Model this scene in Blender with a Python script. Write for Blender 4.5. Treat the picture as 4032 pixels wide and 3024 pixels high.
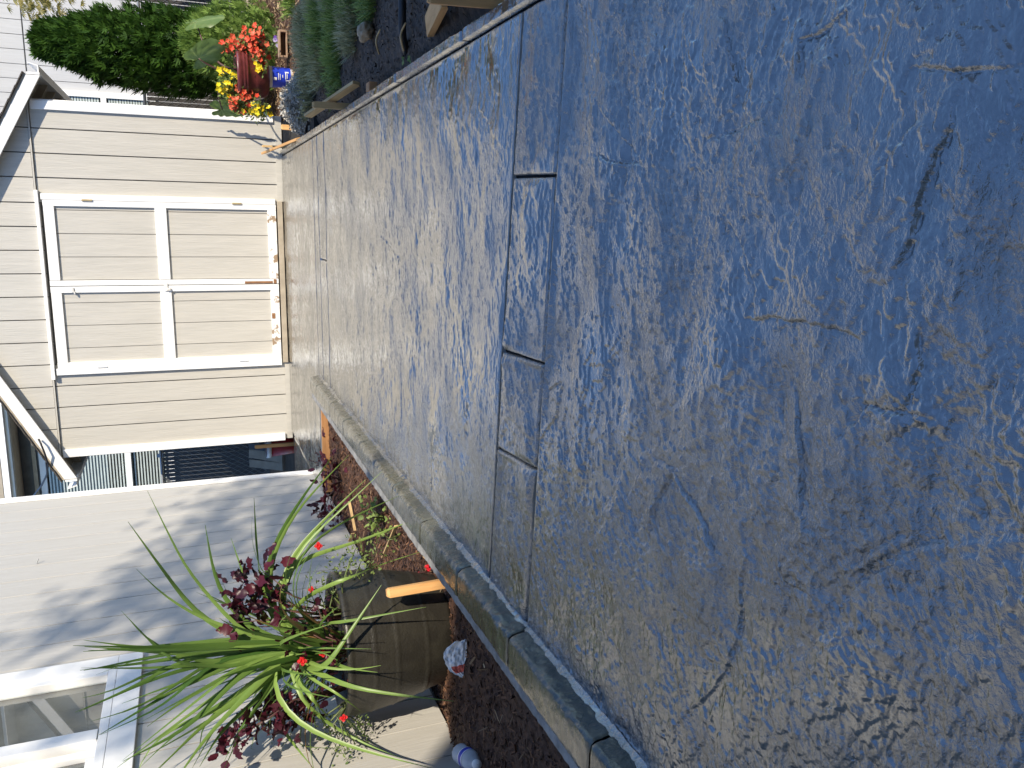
import bpy, math, random
import numpy as np
from mathutils import Vector, Matrix
random.seed(7); RNG = np.random.default_rng(11)
for o in list(bpy.data.objects): bpy.data.objects.remove(o)
SC = bpy.context.scene; COL = SC.collection; R = math.radians

# ------------------------------------------------------------------ camera (portrait photo stored on its side)
YAW, PIT, ROL, FPX, CAMH = R(12.252), R(21.235), R(3.488), 3200.0, 1.025
fw = np.array([-math.sin(YAW)*math.cos(PIT), math.cos(YAW)*math.cos(PIT), -math.sin(PIT)])
rt = np.array([math.cos(YAW), math.sin(YAW), 0.0]); dn = np.cross(fw, rt)
RT = math.cos(ROL)*rt + math.sin(ROL)*dn; DN = -math.sin(ROL)*rt + math.cos(ROL)*dn
CAM = np.array([0, 0, CAMH])
cd = bpy.data.cameras.new('camera'); cam = bpy.data.objects.new('camera', cd); COL.objects.link(cam)
cam.matrix_world = Matrix(((DN[0], RT[0], -fw[0], 0), (DN[1], RT[1], -fw[1], 0), (DN[2], RT[2], -fw[2], CAMH), (0, 0, 0, 1)))
cd.sensor_width = 36; cd.lens = 36*FPX/4032; cd.clip_start = .05; cd.clip_end = 500; SC.camera = cam

# ------------------------------------------------------------------ sky, sun, exposure
SUN_EL, SUN_AZ = 35.0, 135.0            # azimuth clockwise from +Y
w = bpy.data.worlds.new('World'); SC.world = w; w.use_nodes = True
nt = w.node_tree; sky = nt.nodes.new('ShaderNodeTexSky'); sky.sky_type = 'NISHITA'; sky.sun_disc = False
sky.sun_elevation = R(SUN_EL); sky.sun_rotation = R(SUN_AZ); sky.air_density = 1.0; sky.dust_density = .2; sky.ozone_density = 6.0
bg = nt.nodes['Background']; bg.inputs['Strength'].default_value = .15; nt.links.new(sky.outputs[0], bg.inputs[0])
sd = bpy.data.lights.new('sun', 'SUN'); sd.energy = 3.5; sd.angle = R(.6); sd.color = (1, .89, .72)
sun = bpy.data.objects.new('sun', sd); COL.objects.link(sun)
sv = Vector((math.sin(R(SUN_AZ))*math.cos(R(SUN_EL)), math.cos(R(SUN_AZ))*math.cos(R(SUN_EL)), math.sin(R(SUN_EL))))
sun.rotation_euler = sv.to_track_quat('Z', 'Y').to_euler(); sun.location = (6, -6, 9)
SC.view_settings.view_transform = 'Standard'; SC.view_settings.look = 'None'
SC.view_settings.exposure = .97; SC.view_settings.gamma = 1

# ------------------------------------------------------------------ pixel helpers (photo pixels -> directions)
def ray(x, y):
    d = ((3024-y)-1512)/FPX*RT + (x-2016)/FPX*DN + fw
    return d
def atY(x, y, Y): d = ray(x, y); return CAM + d*(Y/d[1])
def atX(x, y, X): d = ray(x, y); return CAM + d*(X/d[0])
def atZ(x, y, z=0.): d = ray(x, y); return CAM + d*((z-CAMH)/d[2])

# ------------------------------------------------------------------ noise
_P = RNG.permutation(256); _P = np.concatenate([_P, _P, _P]); _A = RNG.random(256)*2*np.pi; _GX, _GY = np.cos(_A), np.sin(_A)
def perlin(x, y):
    xi = np.floor(x).astype(int); yi = np.floor(y).astype(int); xf = x-xi; yf = y-yi; xi &= 255; yi &= 255
    u = xf*xf*xf*(xf*(xf*6-15)+10); v = yf*yf*yf*(yf*(yf*6-15)+10)
    def g(ix, iy, dx, dy):
        h = _P[_P[ix]+iy]; return _GX[h]*dx+_GY[h]*dy
    a = g(xi, yi, xf, yf); b = g(xi+1, yi, xf-1, yf); c = g(xi, yi+1, xf, yf-1); d = g(xi+1, yi+1, xf-1, yf-1)
    return (a+(b-a)*u)+((c+(d-c)*u)-(a+(b-a)*u))*v
def fbm(x, y, f, o=4, gain=.5):
    s = 0; a = 1.0
    for i in range(o): s = s+a*perlin(x*f+17.3*i+90, y*f-9.1*i+90); a *= gain; f *= 2.03
    return s
def sst(a, b, x): t = np.clip((x-a)/(b-a), 0, 1); return t*t*(3-2*t)

# ------------------------------------------------------------------ materials
def nodes(name):
    m = bpy.data.materials.new(name); m.use_nodes = True; n = m.node_tree
    return m, n, n.nodes['Principled BSDF'], (lambda t: n.nodes.new('ShaderNode'+t)), n.links.new
def mat(name, c1, c2=None, rough=.6, scale=8, bump=.15, bscale=60, stretch=(1, 1, 1), spec=.5, detail=6, lo=.35, hi=.65, rvar=0., coat=0., metallic=0.):
    m, n, p, N, L = nodes(name)
    c2 = c2 or tuple(v*.8 for v in c1)
    tc = N('TexCoord'); oi = N('ObjectInfo'); mul = N('VectorMath'); mul.operation = 'MULTIPLY'; mul.inputs[1].default_value = stretch
    add = N('VectorMath'); add.operation = 'ADD'; sc = N('VectorMath'); sc.operation = 'SCALE'; sc.inputs[0].default_value = (37, 53, 71)
    L(oi.outputs['Random'], sc.inputs['Scale']); L(tc.outputs['Object'], mul.inputs[0]); L(mul.outputs[0], add.inputs[0]); L(sc.outputs[0], add.inputs[1])
    t = N('TexNoise'); t.inputs['Scale'].default_value = scale; t.inputs['Detail'].default_value = detail; t.inputs['Roughness'].default_value = .6; L(add.outputs[0], t.inputs['Vector'])
    r = N('ValToRGB'); r.color_ramp.elements[0].position = lo; r.color_ramp.elements[1].position = hi
    r.color_ramp.elements[0].color = (*c2, 1); r.color_ramp.elements[1].color = (*c1, 1)
    L(t.outputs[0], r.inputs[0]); L(r.outputs[0], p.inputs['Base Color'])
    p.inputs['Roughness'].default_value = rough; p.inputs['Specular IOR Level'].default_value = spec; p.inputs['Coat Weight'].default_value = coat; p.inputs['Metallic'].default_value = metallic
    if bump:
        t2 = N('TexNoise'); t2.inputs['Scale'].default_value = bscale; t2.inputs['Detail'].default_value = 5; L(add.outputs[0], t2.inputs['Vector'])
        b = N('Bump'); b.inputs['Strength'].default_value = bump; b.inputs['Distance'].default_value = .01; L(t2.outputs[0], b.inputs['Height']); L(b.outputs[0], p.inputs['Normal'])
    return m
def leafmat(name, ca, cb, rough=.45, trans=.35, spec=.4):
    m, n, p, N, L = nodes(name)
    at = N('Attribute'); at.attribute_name = 'tone'; r = N('ValToRGB'); r.color_ramp.elements[0].color = (*ca, 1); r.color_ramp.elements[1].color = (*cb, 1)
    L(at.outputs['Fac'], r.inputs[0]); L(r.outputs[0], p.inputs['Base Color']); p.inputs['Roughness'].default_value = rough; p.inputs['Specular IOR Level'].default_value = spec
    tr = N('BsdfTranslucent'); L(r.outputs[0], tr.inputs[0]); mx = N('MixShader'); mx.inputs[0].default_value = trans
    L(p.outputs[0], mx.inputs[1]); L(tr.outputs[0], mx.inputs[2]); L(mx.outputs[0], n.nodes['Material Output'].inputs[0])
    return m
def concrete(name, ca, cb, cr=(.10, .36), bs=(.16, .80), cior=2.9, cw=1.0, sp=.75):
    m, n, p, N, L = nodes(name)
    tc = N('TexCoord')
    t = N('TexNoise'); t.inputs['Scale'].default_value = 5; t.inputs['Detail'].default_value = 9; t.inputs['Roughness'].default_value = .65; L(tc.outputs['Object'], t.inputs['Vector'])
    r = N('ValToRGB'); r.color_ramp.elements[0].position = .36; r.color_ramp.elements[1].position = .66
    r.color_ramp.elements[0].color = (*ca, 1); r.color_ramp.elements[1].color = (*cb, 1); L(t.outputs[0], r.inputs[0]); L(r.outputs[0], p.inputs['Base Color'])
    mr = N('MapRange'); mr.inputs['From Min'].default_value = .35; mr.inputs['From Max'].default_value = .65; mr.inputs['To Min'].default_value = cr[0]; mr.inputs['To Max'].default_value = cr[1]
    t3 = N('TexNoise'); t3.inputs['Scale'].default_value = 22; t3.inputs['Detail'].default_value = 6; L(tc.outputs['Object'], t3.inputs['Vector']); L(t3.outputs[0], mr.inputs[0]); L(mr.outputs[0], p.inputs['Roughness'])
    p.inputs['IOR'].default_value = 1.5; p.inputs['Specular IOR Level'].default_value = sp
    p.inputs['Coat Weight'].default_value = cw; p.inputs['Coat Roughness'].default_value = .085; p.inputs['Coat IOR'].default_value = cior
    mp = N('Mapping'); mp.inputs['Scale'].default_value = (1, 1.35, 1); mp.inputs['Rotation'].default_value = (0, 0, .25); L(tc.outputs['Object'], mp.inputs[0])
    t4 = N('TexNoise'); t4.inputs['Scale'].default_value = 45; t4.inputs['Detail'].default_value = 3; t4.inputs['Roughness'].default_value = .6; t4.inputs['Distortion'].default_value = .6; L(mp.outputs[0], t4.inputs['Vector'])
    t5 = N('TexNoise'); t5.inputs['Scale'].default_value = 150; t5.inputs['Detail'].default_value = 4; t5.inputs['Roughness'].default_value = .6; L(mp.outputs[0], t5.inputs['Vector'])
    t2 = N('Math'); t2.operation = 'MULTIPLY_ADD'; t2.inputs[1].default_value = .45; L(t5.outputs[0], t2.inputs[0]); L(t4.outputs[0], t2.inputs[2])
    mk = N('TexNoise'); mk.inputs['Scale'].default_value = 2.3; mk.inputs['Detail'].default_value = 3; L(tc.outputs['Object'], mk.inputs['Vector'])
    ms = N('MapRange'); ms.inputs['From Min'].default_value = .38; ms.inputs['From Max'].default_value = .62; ms.inputs['To Min'].default_value = bs[0]; ms.inputs['To Max'].default_value = bs[1]; L(mk.outputs[0], ms.inputs[0])
    b = N('Bump'); b.inputs['Distance'].default_value = .009; L(ms.outputs[0], b.inputs['Strength']); L(t2.outputs[0], b.inputs['Height']); L(b.outputs[0], p.inputs['Normal']); L(b.outputs[0], p.inputs['Coat Normal'])
    return m
M = {}
M['conc'] = concrete('sealed_concrete', (.010, .0105, .009), (.052, .049, .040)); M['curbc'] = concrete('sealed_curb', (.034, .035, .023), (.095, .092, .064), (.16, .38), (.1, .40), 1.6, .75, .4); M['concf'] = concrete('sealed_concrete_far', (.030, .030, .027), (.085, .082, .070), (.08, .25), (.08, .40))  # concf: sunlit brightness of the far panels put into a paler, smoother copy
M['joint'] = mat('joint_base', (.02, .02, .02), rough=.9)
M['slop'] = mat('dry_cement', (.30, .30, .29), (.16, .16, .155), rough=.8, scale=14, bump=.5, bscale=50)
M['siding'] = mat('gray_siding', (.51, .485, .43), (.46, .44, .39), rough=.62, scale=5, bump=.28, bscale=14, stretch=(6, 6, .5))
M['sidingh'] = mat('house_siding', (.475, .46, .425), (.435, .42, .385), rough=.6, scale=5, bump=.22, bscale=14, stretch=(6, 6, .5))
M['gap'] = mat('siding_backing', (.20, .19, .175), rough=.8)
M['white'] = mat('white_paint', (.84, .835, .81), (.78, .775, .75), rough=.45, scale=6, bump=.08, bscale=30)
M['worn'] = mat('peeling_white_paint', (.80, .79, .76), (.30, .21, .13), rough=.6, scale=9, bump=.3, bscale=25, lo=.40, hi=.45)
M['rot'] = mat('rotten_wood', (.35, .17, .07), (.16, .08, .04), rough=.8, scale=20, bump=.6, stretch=(6, 6, .6))
M['brass'] = mat('aged_brass', (.62, .50, .28), (.45, .33, .17), rough=.45, metallic=.6, bump=0)
M['steel'] = mat('painted_steel', (.75, .74, .70), (.6, .58, .54), rough=.4, bump=0)
M['pine'] = mat('new_pine', (.72, .42, .17), (.56, .29, .10), rough=.65, scale=4, bump=.2, bscale=20, stretch=(9, 9, .8))
M['pineg'] = mat('weathered_pine', (.60, .42, .20), (.46, .30, .13), rough=.7, scale=4, bump=.2, bscale=20, stretch=(9, 9, .8))
M['cedar'] = mat('orange_form_wood', (.46, .24, .10), (.33, .16, .065), rough=.6, scale=4, bump=.2, bscale=20, stretch=(.8, 9, 9))
M['shingle'] = mat('roof_shingle', (.10, .085, .07), (.05, .045, .04), rough=.9, scale=60, bump=.5)
M['soffit'] = mat('soffit_wood', (.42, .36, .27), (.33, .28, .21), rough=.7)
M['mulch'] = mat('bark_mulch', (.10, .048, .027), (.032, .014, .009), rough=.8, scale=30, bump=.8, bscale=60)
M['soil'] = mat('dark_soil', (.090, .062, .043), (.036, .026, .019), rough=.75, scale=25, bump=.9, bscale=55)
M['dirt'] = mat('open_ground', (.13, .10, .07), (.07, .055, .04), rough=.9, scale=3, bump=.5)
M['planter'] = mat('dark_resin_planter', (.036, .033, .025), (.022, .020, .016), rough=.40, scale=9, bump=.25, bscale=90, spec=.5)
M['metal'] = mat('galvanised_steel', (.42, .43, .42), (.30, .31, .30), rough=.45, metallic=.7, bump=0)
M['slat'] = mat('dark_fence_slat', (.040, .034, .030), (.022, .02, .018), rough=.6)
M['slatg'] = mat('grey_fence_slat', (.10, .105, .11), (.07, .075, .08), rough=.55)
M['burg'] = mat('burgundy_glaze', (.16, .035, .035), (.09, .02, .022), rough=.3, scale=14, bump=.1, coat=.4)
M['blue'] = mat('blue_label', (.015, .05, .55), (.01, .035, .42), rough=.4, bump=0)
M['red'] = mat('red_plastic', (.42, .02, .015), (.30, .015, .01), rough=.4, bump=0)
M['rock'] = mat('pale_rock', (.50, .42, .30), (.28, .19, .10), rough=.8, scale=12, bump=.6)
M['brick'] = mat('concrete_block', (.42, .29, .20), (.30, .20, .13), rough=.85, scale=14, bump=.5)
M['hose'] = mat('black_pipe', (.02, .018, .018), rough=.4)
M['paper'] = mat('torn_paper', (.88, .87, .85), (.72, .71, .69), rough=.8, scale=16, bump=.6, bscale=25)
M['paperred'] = mat('red_print', (.75, .16, .10), (.60, .12, .08), rough=.8, scale=16, bump=.5, bscale=25)
M['bark'] = mat('tree_bark', (.12, .085, .055), (.06, .045, .03), rough=.9, scale=10, stretch=(4, 4, .6), bump=.8)
M['dark'] = mat('dark_interior', (.02, .021, .022), rough=.9, bump=0)
M['blind'] = mat('white_blind', (.70, .70, .66), rough=.5, bump=0)
M['green_sheet'] = mat('pale_green_sheet', (.50, .58, .46), (.42, .50, .39), rough=.8, scale=4, stretch=(1, 8, .3), bump=0)
M['nsid'] = mat('pale_grey_siding', (.50, .50, .50), (.46, .46, .46), rough=.6, scale=6, bump=.15, bscale=14, stretch=(6, 6, .5))
M['stem'] = mat('plant_stem', (.11, .05, .04), (.07, .03, .03), rough=.5, bump=0)
M['gstem'] = mat('green_stem', (.12, .16, .05), (.08, .10, .04), rough=.5, bump=0)
M['strap'] = leafmat('strap_leaf', (.055, .125, .022), (.24, .36, .085), rough=.38, trans=.3)
M['dry'] = leafmat('dry_leaf', (.20, .10, .035), (.42, .30, .12), rough=.6, trans=.2)
M['coleus'] = leafmat('coleus_leaf', (.022, .004, .010), (.085, .012, .024), rough=.4, trans=.22)
M['begflower'] = leafmat('red_petal', (.55, .01, .02), (.75, .03, .03), rough=.5, trans=.3)
M['herb'] = leafmat('small_leaf', (.06, .12, .03), (.22, .28, .08), rough=.5, trans=.35)
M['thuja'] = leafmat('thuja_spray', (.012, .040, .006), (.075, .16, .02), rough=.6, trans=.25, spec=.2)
M['globe'] = leafmat('golden_spray', (.09, .17, .03), (.30, .42, .10), rough=.6, trans=.3, spec=.2)
M['lav'] = leafmat('lavender_leaf', (.23, .24, .11), (.56, .54, .32), rough=.6, trans=.25)
M['lavg'] = leafmat('green_leaf', (.11, .19, .04), (.36, .45, .13), rough=.55, trans=.3)
M['dusty'] = leafmat('silver_leaf', (.25, .24, .22), (.68, .65, .58), rough=.8, trans=.15)
M['taro'] = leafmat('taro_leaf', (.07, .14, .025), (.28, .36, .12), rough=.4, trans=.4)
M['yellow'] = leafmat('yellow_petal', (.80, .55, .01), (.90, .75, .03), rough=.5, trans=.3)
M['coral'] = leafmat('coral_petal', (.72, .07, .03), (.85, .20, .10), rough=.5, trans=.3)
M['purple'] = leafmat('violet_petal', (.20, .08, .55), (.70, .65, .85), rough=.5, trans=.3)
M['maple'] = leafmat('maple_leaf', (.13, .14, .03), (.42, .34, .10), rough=.5, trans=.4)
M['shade'] = leafmat('shade_leaf', (.05, .10, .02), (.12, .2, .05), rough=.5, trans=.2)
M['chip'] = leafmat('mulch_chip', (.030, .012, .008), (.19, .095, .05), rough=.8, trans=0)
M['chipd'] = leafmat('soil_crumb', (.034, .025, .019), (.20, .15, .105), rough=.8, trans=0)
M['chipl'] = leafmat('dry_straw', (.09, .05, .025), (.46, .33, .19), rough=.8, trans=0)
def glass(name, tint=(.9, .95, .95), ior=2.4):
    m, n, p, N, L = nodes(name); tr = N('BsdfTransparent'); tr.inputs[0].default_value = (*tint, 1); gl = N('BsdfGlossy'); gl.inputs['Roughness'].default_value = .01
    f0 = ((ior-1)/(ior+1))**2; lw = N('LayerWeight'); lw.inputs[0].default_value = .5; pw = N('Math'); pw.operation = 'POWER'; pw.inputs[1].default_value = 4; L(lw.outputs['Facing'], pw.inputs[0]); fr = N('Math'); fr.operation = 'MULTIPLY_ADD'; fr.inputs[1].default_value = 1-f0; fr.inputs[2].default_value = f0; L(pw.outputs[0], fr.inputs[0]); mx = N('MixShader'); L(fr.outputs[0], mx.inputs[0]); L(tr.outputs[0], mx.inputs[1]); L(gl.outputs[0], mx.inputs[2]); L(mx.outputs[0], n.nodes['Material Output'].inputs[0]); m.use_transparent_shadow = True; return m
M['glass'] = glass('window_glass'); M['glass2'] = glass('far_window_glass', ior=1.6)
def petmat():
    m, n, p, N, L = nodes('clear_bottle_plastic'); p.inputs['Base Color'].default_value = (.85, .9, .97, 1); p.inputs['Roughness'].default_value = .12
    tr = N('BsdfTransparent'); tr.inputs[0].default_value = (.88, .92, .97, 1); lw = N('LayerWeight'); lw.inputs[0].default_value = .35
    mr = N('MapRange'); mr.inputs['To Min'].default_value = .22; mr.inputs['To Max'].default_value = .85; L(lw.outputs['Facing'], mr.inputs[0])
    mx = N('MixShader'); L(mr.outputs[0], mx.inputs[0]); L(tr.outputs[0], mx.inputs[1]); L(p.outputs[0], mx.inputs[2]); L(mx.outputs[0], n.nodes['Material Output'].inputs[0]); return m
M['pet'] = petmat()

# ------------------------------------------------------------------ mesh helpers
class B:
    def __init__(s): s.v = []; s.f = []; s.t = []; s.n = 0
    def add(s, v, f, tone=.5):
        v = np.asarray(v, float).reshape(-1, 3); s.v.append(v); s.f.extend([tuple(i+s.n for i in q) for q in f]); s.t.append(np.full(len(v), tone) if np.isscalar(tone) else np.asarray(tone, float)); s.n += len(v); return s
    def box(s, c, d, rot=None):
        v = np.array([(x, y, z) for x in (-.5, .5) for y in (-.5, .5) for z in (-.5, .5)])*np.array(d)
        if rot is not None: v = v @ np.array(rot).T
        return s.add(v+np.array(c), [(0, 1, 3, 2), (4, 6, 7, 5), (0, 4, 5, 1), (2, 3, 7, 6), (0, 2, 6, 4), (1, 5, 7, 3)])
    def bar(s, a, b, w, h, up=(0, 0, 1)):
        a, b = np.array(a, float), np.array(b, float); x = b-a; l = np.linalg.norm(x); x /= l; u = np.array(up, float); y = np.cross(u, x); ny = np.linalg.norm(y)
        if ny < 1e-4: y = np.cross((1, 0, 0), x); ny = np.linalg.norm(y)
        y /= ny; z = np.cross(x, y); return s.box((a+b)/2, (l, w, h), np.stack([x, y, z], 1))
    def tube(s, pts, r, n=8, tone=.5):
        pts = np.array(pts, float); k = len(pts); r = np.full(k, r) if np.isscalar(r) else np.array(r); T = np.gradient(pts, axis=0); T /= np.linalg.norm(T, axis=1)[:, None]+1e-9
        ref = np.array((.31, .17, .93)); v = []
        for i in range(k):
            a = np.cross(ref, T[i]); a /= np.linalg.norm(a)+1e-9; b = np.cross(T[i], a)
            for j in range(n): t = 2*np.pi*j/n; v.append(pts[i]+r[i]*(math.cos(t)*a+math.sin(t)*b))
        f = [(i*n+j, i*n+(j+1) % n, (i+1)*n+(j+1) % n, (i+1)*n+j) for i in range(k-1) for j in range(n)]
        f += [tuple(range(n-1, -1, -1)), tuple((k-1)*n+j for j in range(n))]; return s.add(v, f, tone)
    def lathe(s, prof, c, n=40, cap=True):
        v = [(c[0]+r*math.cos(2*np.pi*j/n), c[1]+r*math.sin(2*np.pi*j/n), c[2]+z) for r, z in prof for j in range(n)]; k = len(prof)
        f = [(i*n+j, i*n+(j+1) % n, (i+1)*n+(j+1) % n, (i+1)*n+j) for i in range(k-1) for j in range(n)]
        if cap: f += [tuple(range(n-1, -1, -1)), tuple((k-1)*n+j for j in range(n))]
        return s.add(v, f)
    def ribbon(s, pts, w, side, tone=.5, fold=.25):
        pts = np.array(pts, float); k = len(pts); T = np.gradient(pts, axis=0); T /= np.linalg.norm(T, axis=1)[:, None]+1e-9
        side = np.broadcast_to(np.array(side, float), pts.shape); sd_ = side-(side*T).sum(1)[:, None]*T; sd_ /= np.linalg.norm(sd_, axis=1)[:, None]+1e-9; nr = np.cross(T, sd_)
        w = np.asarray(w)[:, None]; v = np.stack([pts-sd_*w/2+nr*w*fold, pts, pts+sd_*w/2+nr*w*fold], 1).reshape(-1, 3)
        f = []
        for i in range(k-1): a = 3*i; f += [(a, a+1, a+4, a+3), (a+1, a+2, a+5, a+4)]
        return s.add(v, f, tone if np.isscalar(tone) else np.repeat(tone, 3))
    def polys(s, V, tones):   # V (n,k,3) separate polygons
        V = np.asarray(V); n, k, _ = V.shape; base = np.arange(n)[:, None]*k+np.arange(k)
        return s.add(V.reshape(-1, 3), [tuple(q) for q in base.tolist()], np.repeat(tones, k))
    def mesh(s, name, smooth=False):
        V = np.concatenate(s.v); me = bpy.data.meshes.new(name); me.from_pydata(V.tolist(), [], s.f)
        at = me.attributes.new('tone', 'FLOAT', 'POINT'); at.data.foreach_set('value', np.concatenate(s.t).astype(np.float32))
        if smooth: me.polygons.foreach_set('use_smooth', [True]*len(me.polygons))
        me.update(); return me
    def obj(s, name, m, parent=None, smooth=False, bevel=0):
        return link(name, s.mesh(name, smooth), m, parent, bevel)
def link(name, me, m, parent=None, bevel=0):
    if m is not None and not me.materials: me.materials.append(M[m] if isinstance(m, str) else m)
    o = bpy.data.objects.new(name, me); COL.objects.link(o)
    if parent is not None: o.parent = parent
    if bevel:
        b = o.modifiers.new('bevel', 'BEVEL'); b.width = bevel; b.segments = 2; b.limit_method = 'ANGLE'
    return o
def tag(o, label, cat, group=None):
    o['label'] = label; o['category'] = cat
    if group: o['group'] = group
    return o
def thing(name, label, cat, group=None, loc=(0, 0, 0), rz=0):
    o = bpy.data.objects.new(name, None); COL.objects.link(o); o.location = loc; o.rotation_euler = (0, 0, rz); o.empty_display_size = .1
    return tag(o, label, cat, group)
def struct(o, kind='structure'): o['kind'] = kind; return o
def grid(name, X, Y, Z, m, parent=None, smooth=True):
    ny, nx = X.shape; me = bpy.data.meshes.new(name); V = np.stack([X, Y, Z], 2).reshape(-1, 3).astype(np.float32)
    idx = np.arange(nx*ny).reshape(ny, nx); F = np.stack([idx[:-1, :-1], idx[:-1, 1:], idx[1:, 1:], idx[1:, :-1]], 2).reshape(-1, 4)
    me.vertices.add(len(V)); me.vertices.foreach_set('co', V.ravel()); me.loops.add(F.size); me.loops.foreach_set('vertex_index', F.ravel().astype(np.int32))
    me.polygons.add(len(F)); me.polygons.foreach_set('loop_start', np.arange(0, F.size, 4, dtype=np.int32)); me.polygons.foreach_set('loop_total', np.full(len(F), 4, dtype=np.int32))
    if smooth: me.polygons.foreach_set('use_smooth', np.ones(len(F), bool))
    me.update(calc_edges=True); me.validate(); return link(name, me, m, parent)
def pane(parent, c, d, m, ax):     # one sheet of glass facing the yard
    h = [v/2 for v in d]; v = [(0, -h[1], -h[2]), (0, h[1], -h[2]), (0, h[1], h[2]), (0, -h[1], h[2])] if ax == 'x' else [(-h[0], 0, -h[2]), (h[0], 0, -h[2]), (h[0], 0, h[2]), (-h[0], 0, h[2])]
    o = B().add(v, [(0, 1, 2, 3)]).obj('pane', m, parent); o.location = c; return o
def board(parent, name, c, d, m, bevel=0):     # an origin-centred box so that wood grain follows the board
    o = B().box((0, 0, 0), d).obj(name, m, parent, bevel=bevel); o.location = c; return o

# ================================================================== SETTING
g = B().add([(-150, -150, -.16), (150, -150, -.16), (150, 150, -.16), (-150, 150, -.16)], [(0, 1, 2, 3)]).obj('ground', 'dirt'); struct(g)

# ---- driveway: stamped concrete cast in panels, joints recessed
XL, XR = -1.395, .640
def lineY(p, q, x): return p[1]+(q[1]-p[1])*(x-p[0])/(q[0]-p[0])
L2a, L2b = (.608, 2.228), (-1.336, 2.413); L1a, L1b = (.640, 2.557), (-1.361, 2.793)
F1 = lambda x: 6.62+.0*x; F2 = lambda x: 6.98+.0*x
yL1 = lambda x: lineY(L1a, L1b, x); yL2 = lambda x: lineY(L2a, L2b, x)
# cracks and veins pressed into the surface, photo pixels
CR = [[(2640, 2880), (2840, 2660), (2905, 2400), (2900, 2270), (2960, 2130)], [(3230, 2990), (3150, 2800), (3185, 2560), (3280, 2400), (3400, 2270), (3640, 2150), (3960, 2120)],
      [(3330, 2250), (3400, 2180), (3580, 2100)], [(2120, 1420), (2150, 1540), (2205, 1500)], [(2205, 1500), (2180, 1640), (2110, 1750)], [(2210, 1490), (2160, 1380), (2165, 1310)],
      [(2350, 1900), (2380, 2130), (2385, 2500), (2600, 2840)], [(2630, 1850), (2760, 2070), (2800, 2200)], [(2700, 1180), (2720, 1000), (2690, 860)], [(2820, 820), (2930, 1000), (2975, 1130), (2950, 1230)],
      [(2750, 560), (2990, 470), (3050, 330)], [(3400, 0), (3130, 160), (3120, 330)], [(3560, 250), (3800, 270), (4032, 250)], [(3800, 330), (3680, 640), (3560, 1000), (3490, 1130)], [(3330, 830), (3500, 640), (3660, 420)],
      [(2900, 1250), (3100, 1260), (3260, 1290), (3400, 1350)], [(3600, 1300), (3610, 1450), (3560, 1620)], [(3300, 1750), (3400, 1600), (3560, 1640), (3500, 1780)], [(1890, 300), (1880, 420), (1960, 560), (2000, 600)],
      [(2550, 1800), (2640, 1850), (2560, 2010), (2540, 2170)], [(3120, 1430), (3150, 1900), (3160, 2050)], [(3060, 2060), (3080, 2290), (3230, 2380)], [(2840, 0), (2870, 300), (2900, 380)],
      [(2320, 600), (2420, 640), (2530, 640)], [(2330, 380), (2450, 560), (2520, 640)], [(1570, 1400), (1575, 1640), (1565, 1760)], [(1480, 900), (1560, 1010), (1590, 1200)], [(1540, 1350), (1500, 1500), (1470, 1560)],
      [(1740, 1150), (1830, 1020), (1860, 930)], [(1690, 1850), (1700, 2000)], [(1330, 1150), (1345, 700), (1390, 900)]]
CRK = [[atZ(*p)[:2] for p in c] for c in CR]
def crackfield(X, Y, reach=.12):
    d = np.full(X.shape, 9.0); sg = np.zeros(X.shape); wob = .010*fbm(X, Y, 11, 2)+.005*fbm(X, Y, 45, 2); wo2 = .010*fbm(X+9, Y-4, 11, 2)+.005*fbm(X+5, Y, 45, 2)
    for i, c in enumerate(CRK):
        n = len(c)-1
        for j, (a, b) in enumerate(zip(c[:-1], c[1:])):
            x0, x1 = min(a[0], b[0])-reach, max(a[0], b[0])+reach; y0, y1 = min(a[1], b[1])-reach, max(a[1], b[1])+reach
            m = (X > x0) & (X < x1) & (Y > y0) & (Y < y1)
            if not m.any(): continue
            px, py = X[m]+wob[m], Y[m]+wo2[m]; e = b-a; t = np.clip(((px-a[0])*e[0]+(py-a[1])*e[1])/(e@e), 0, 1)
            dd = np.hypot(px-a[0]-t*e[0], py-a[1]-t*e[1]); side = np.sign((px-a[0])*e[1]-(py-a[1])*e[0])*(1 if i % 3 else -1); tt = (j+t)/n; side = side*np.clip(4*tt*(1-tt)*1.6, 0, 1)
            k = dd < d[m]; dm = d[m]; dm[k] = dd[k]; d[m] = dm; sm = sg[m]; sm[k] = side[k]; sg[m] = sm
    return d, sg
def stone(X, Y):
    wx = X+.05*fbm(X, Y, 2.2, 3); wy = Y+.05*fbm(X+7, Y+3, 2.2, 3)
    h = .009*fbm(X, Y, 1.3, 3)
    t = fbm(wx*.9+3, wy*1.6, 2.1, 6, .56)*7; fl = np.floor(t); h = h+.0036*(fl+sst(.86, 1.0, t-fl))           # split slate ledges
    t2 = fbm(wx*1.1+9, wy*1.4+5, 5.5, 4, .55)*4; f2 = np.floor(t2); msk = sst(-.1, .2, fbm(X+31, Y-8, 1.7, 2)); h = h+msk*.0006*(f2+sst(.75, 1.0, t2-f2))
    rough = sst(-.22, .22, fbm(X-12, Y+4, 1.5, 3)-.22*(X+.35))
    h = h+(.22+.78*rough)*(.0040*fbm(wx, wy*1.5, 15, 5, .68))+.0016*rough*fbm(wx+4, wy*1.2, 52, 2, .6)
    ca, sa = math.cos(.5), math.sin(.5); h = h+.0011*sst(0, .3, fbm(X+3, Y+21, 1.9, 2))*fbm((X*ca+Y*sa)*5, (Y*ca-X*sa)*34, 1, 3)
    d, sg = crackfield(X, Y); br = sst(-.30, .05, fbm(X+50, Y, 9, 2)); h = h+.0034*sg*np.exp(-d/.035)-.0042*np.abs(sg)*br*np.exp(-(d/.0034)**2)
    return h
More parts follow.
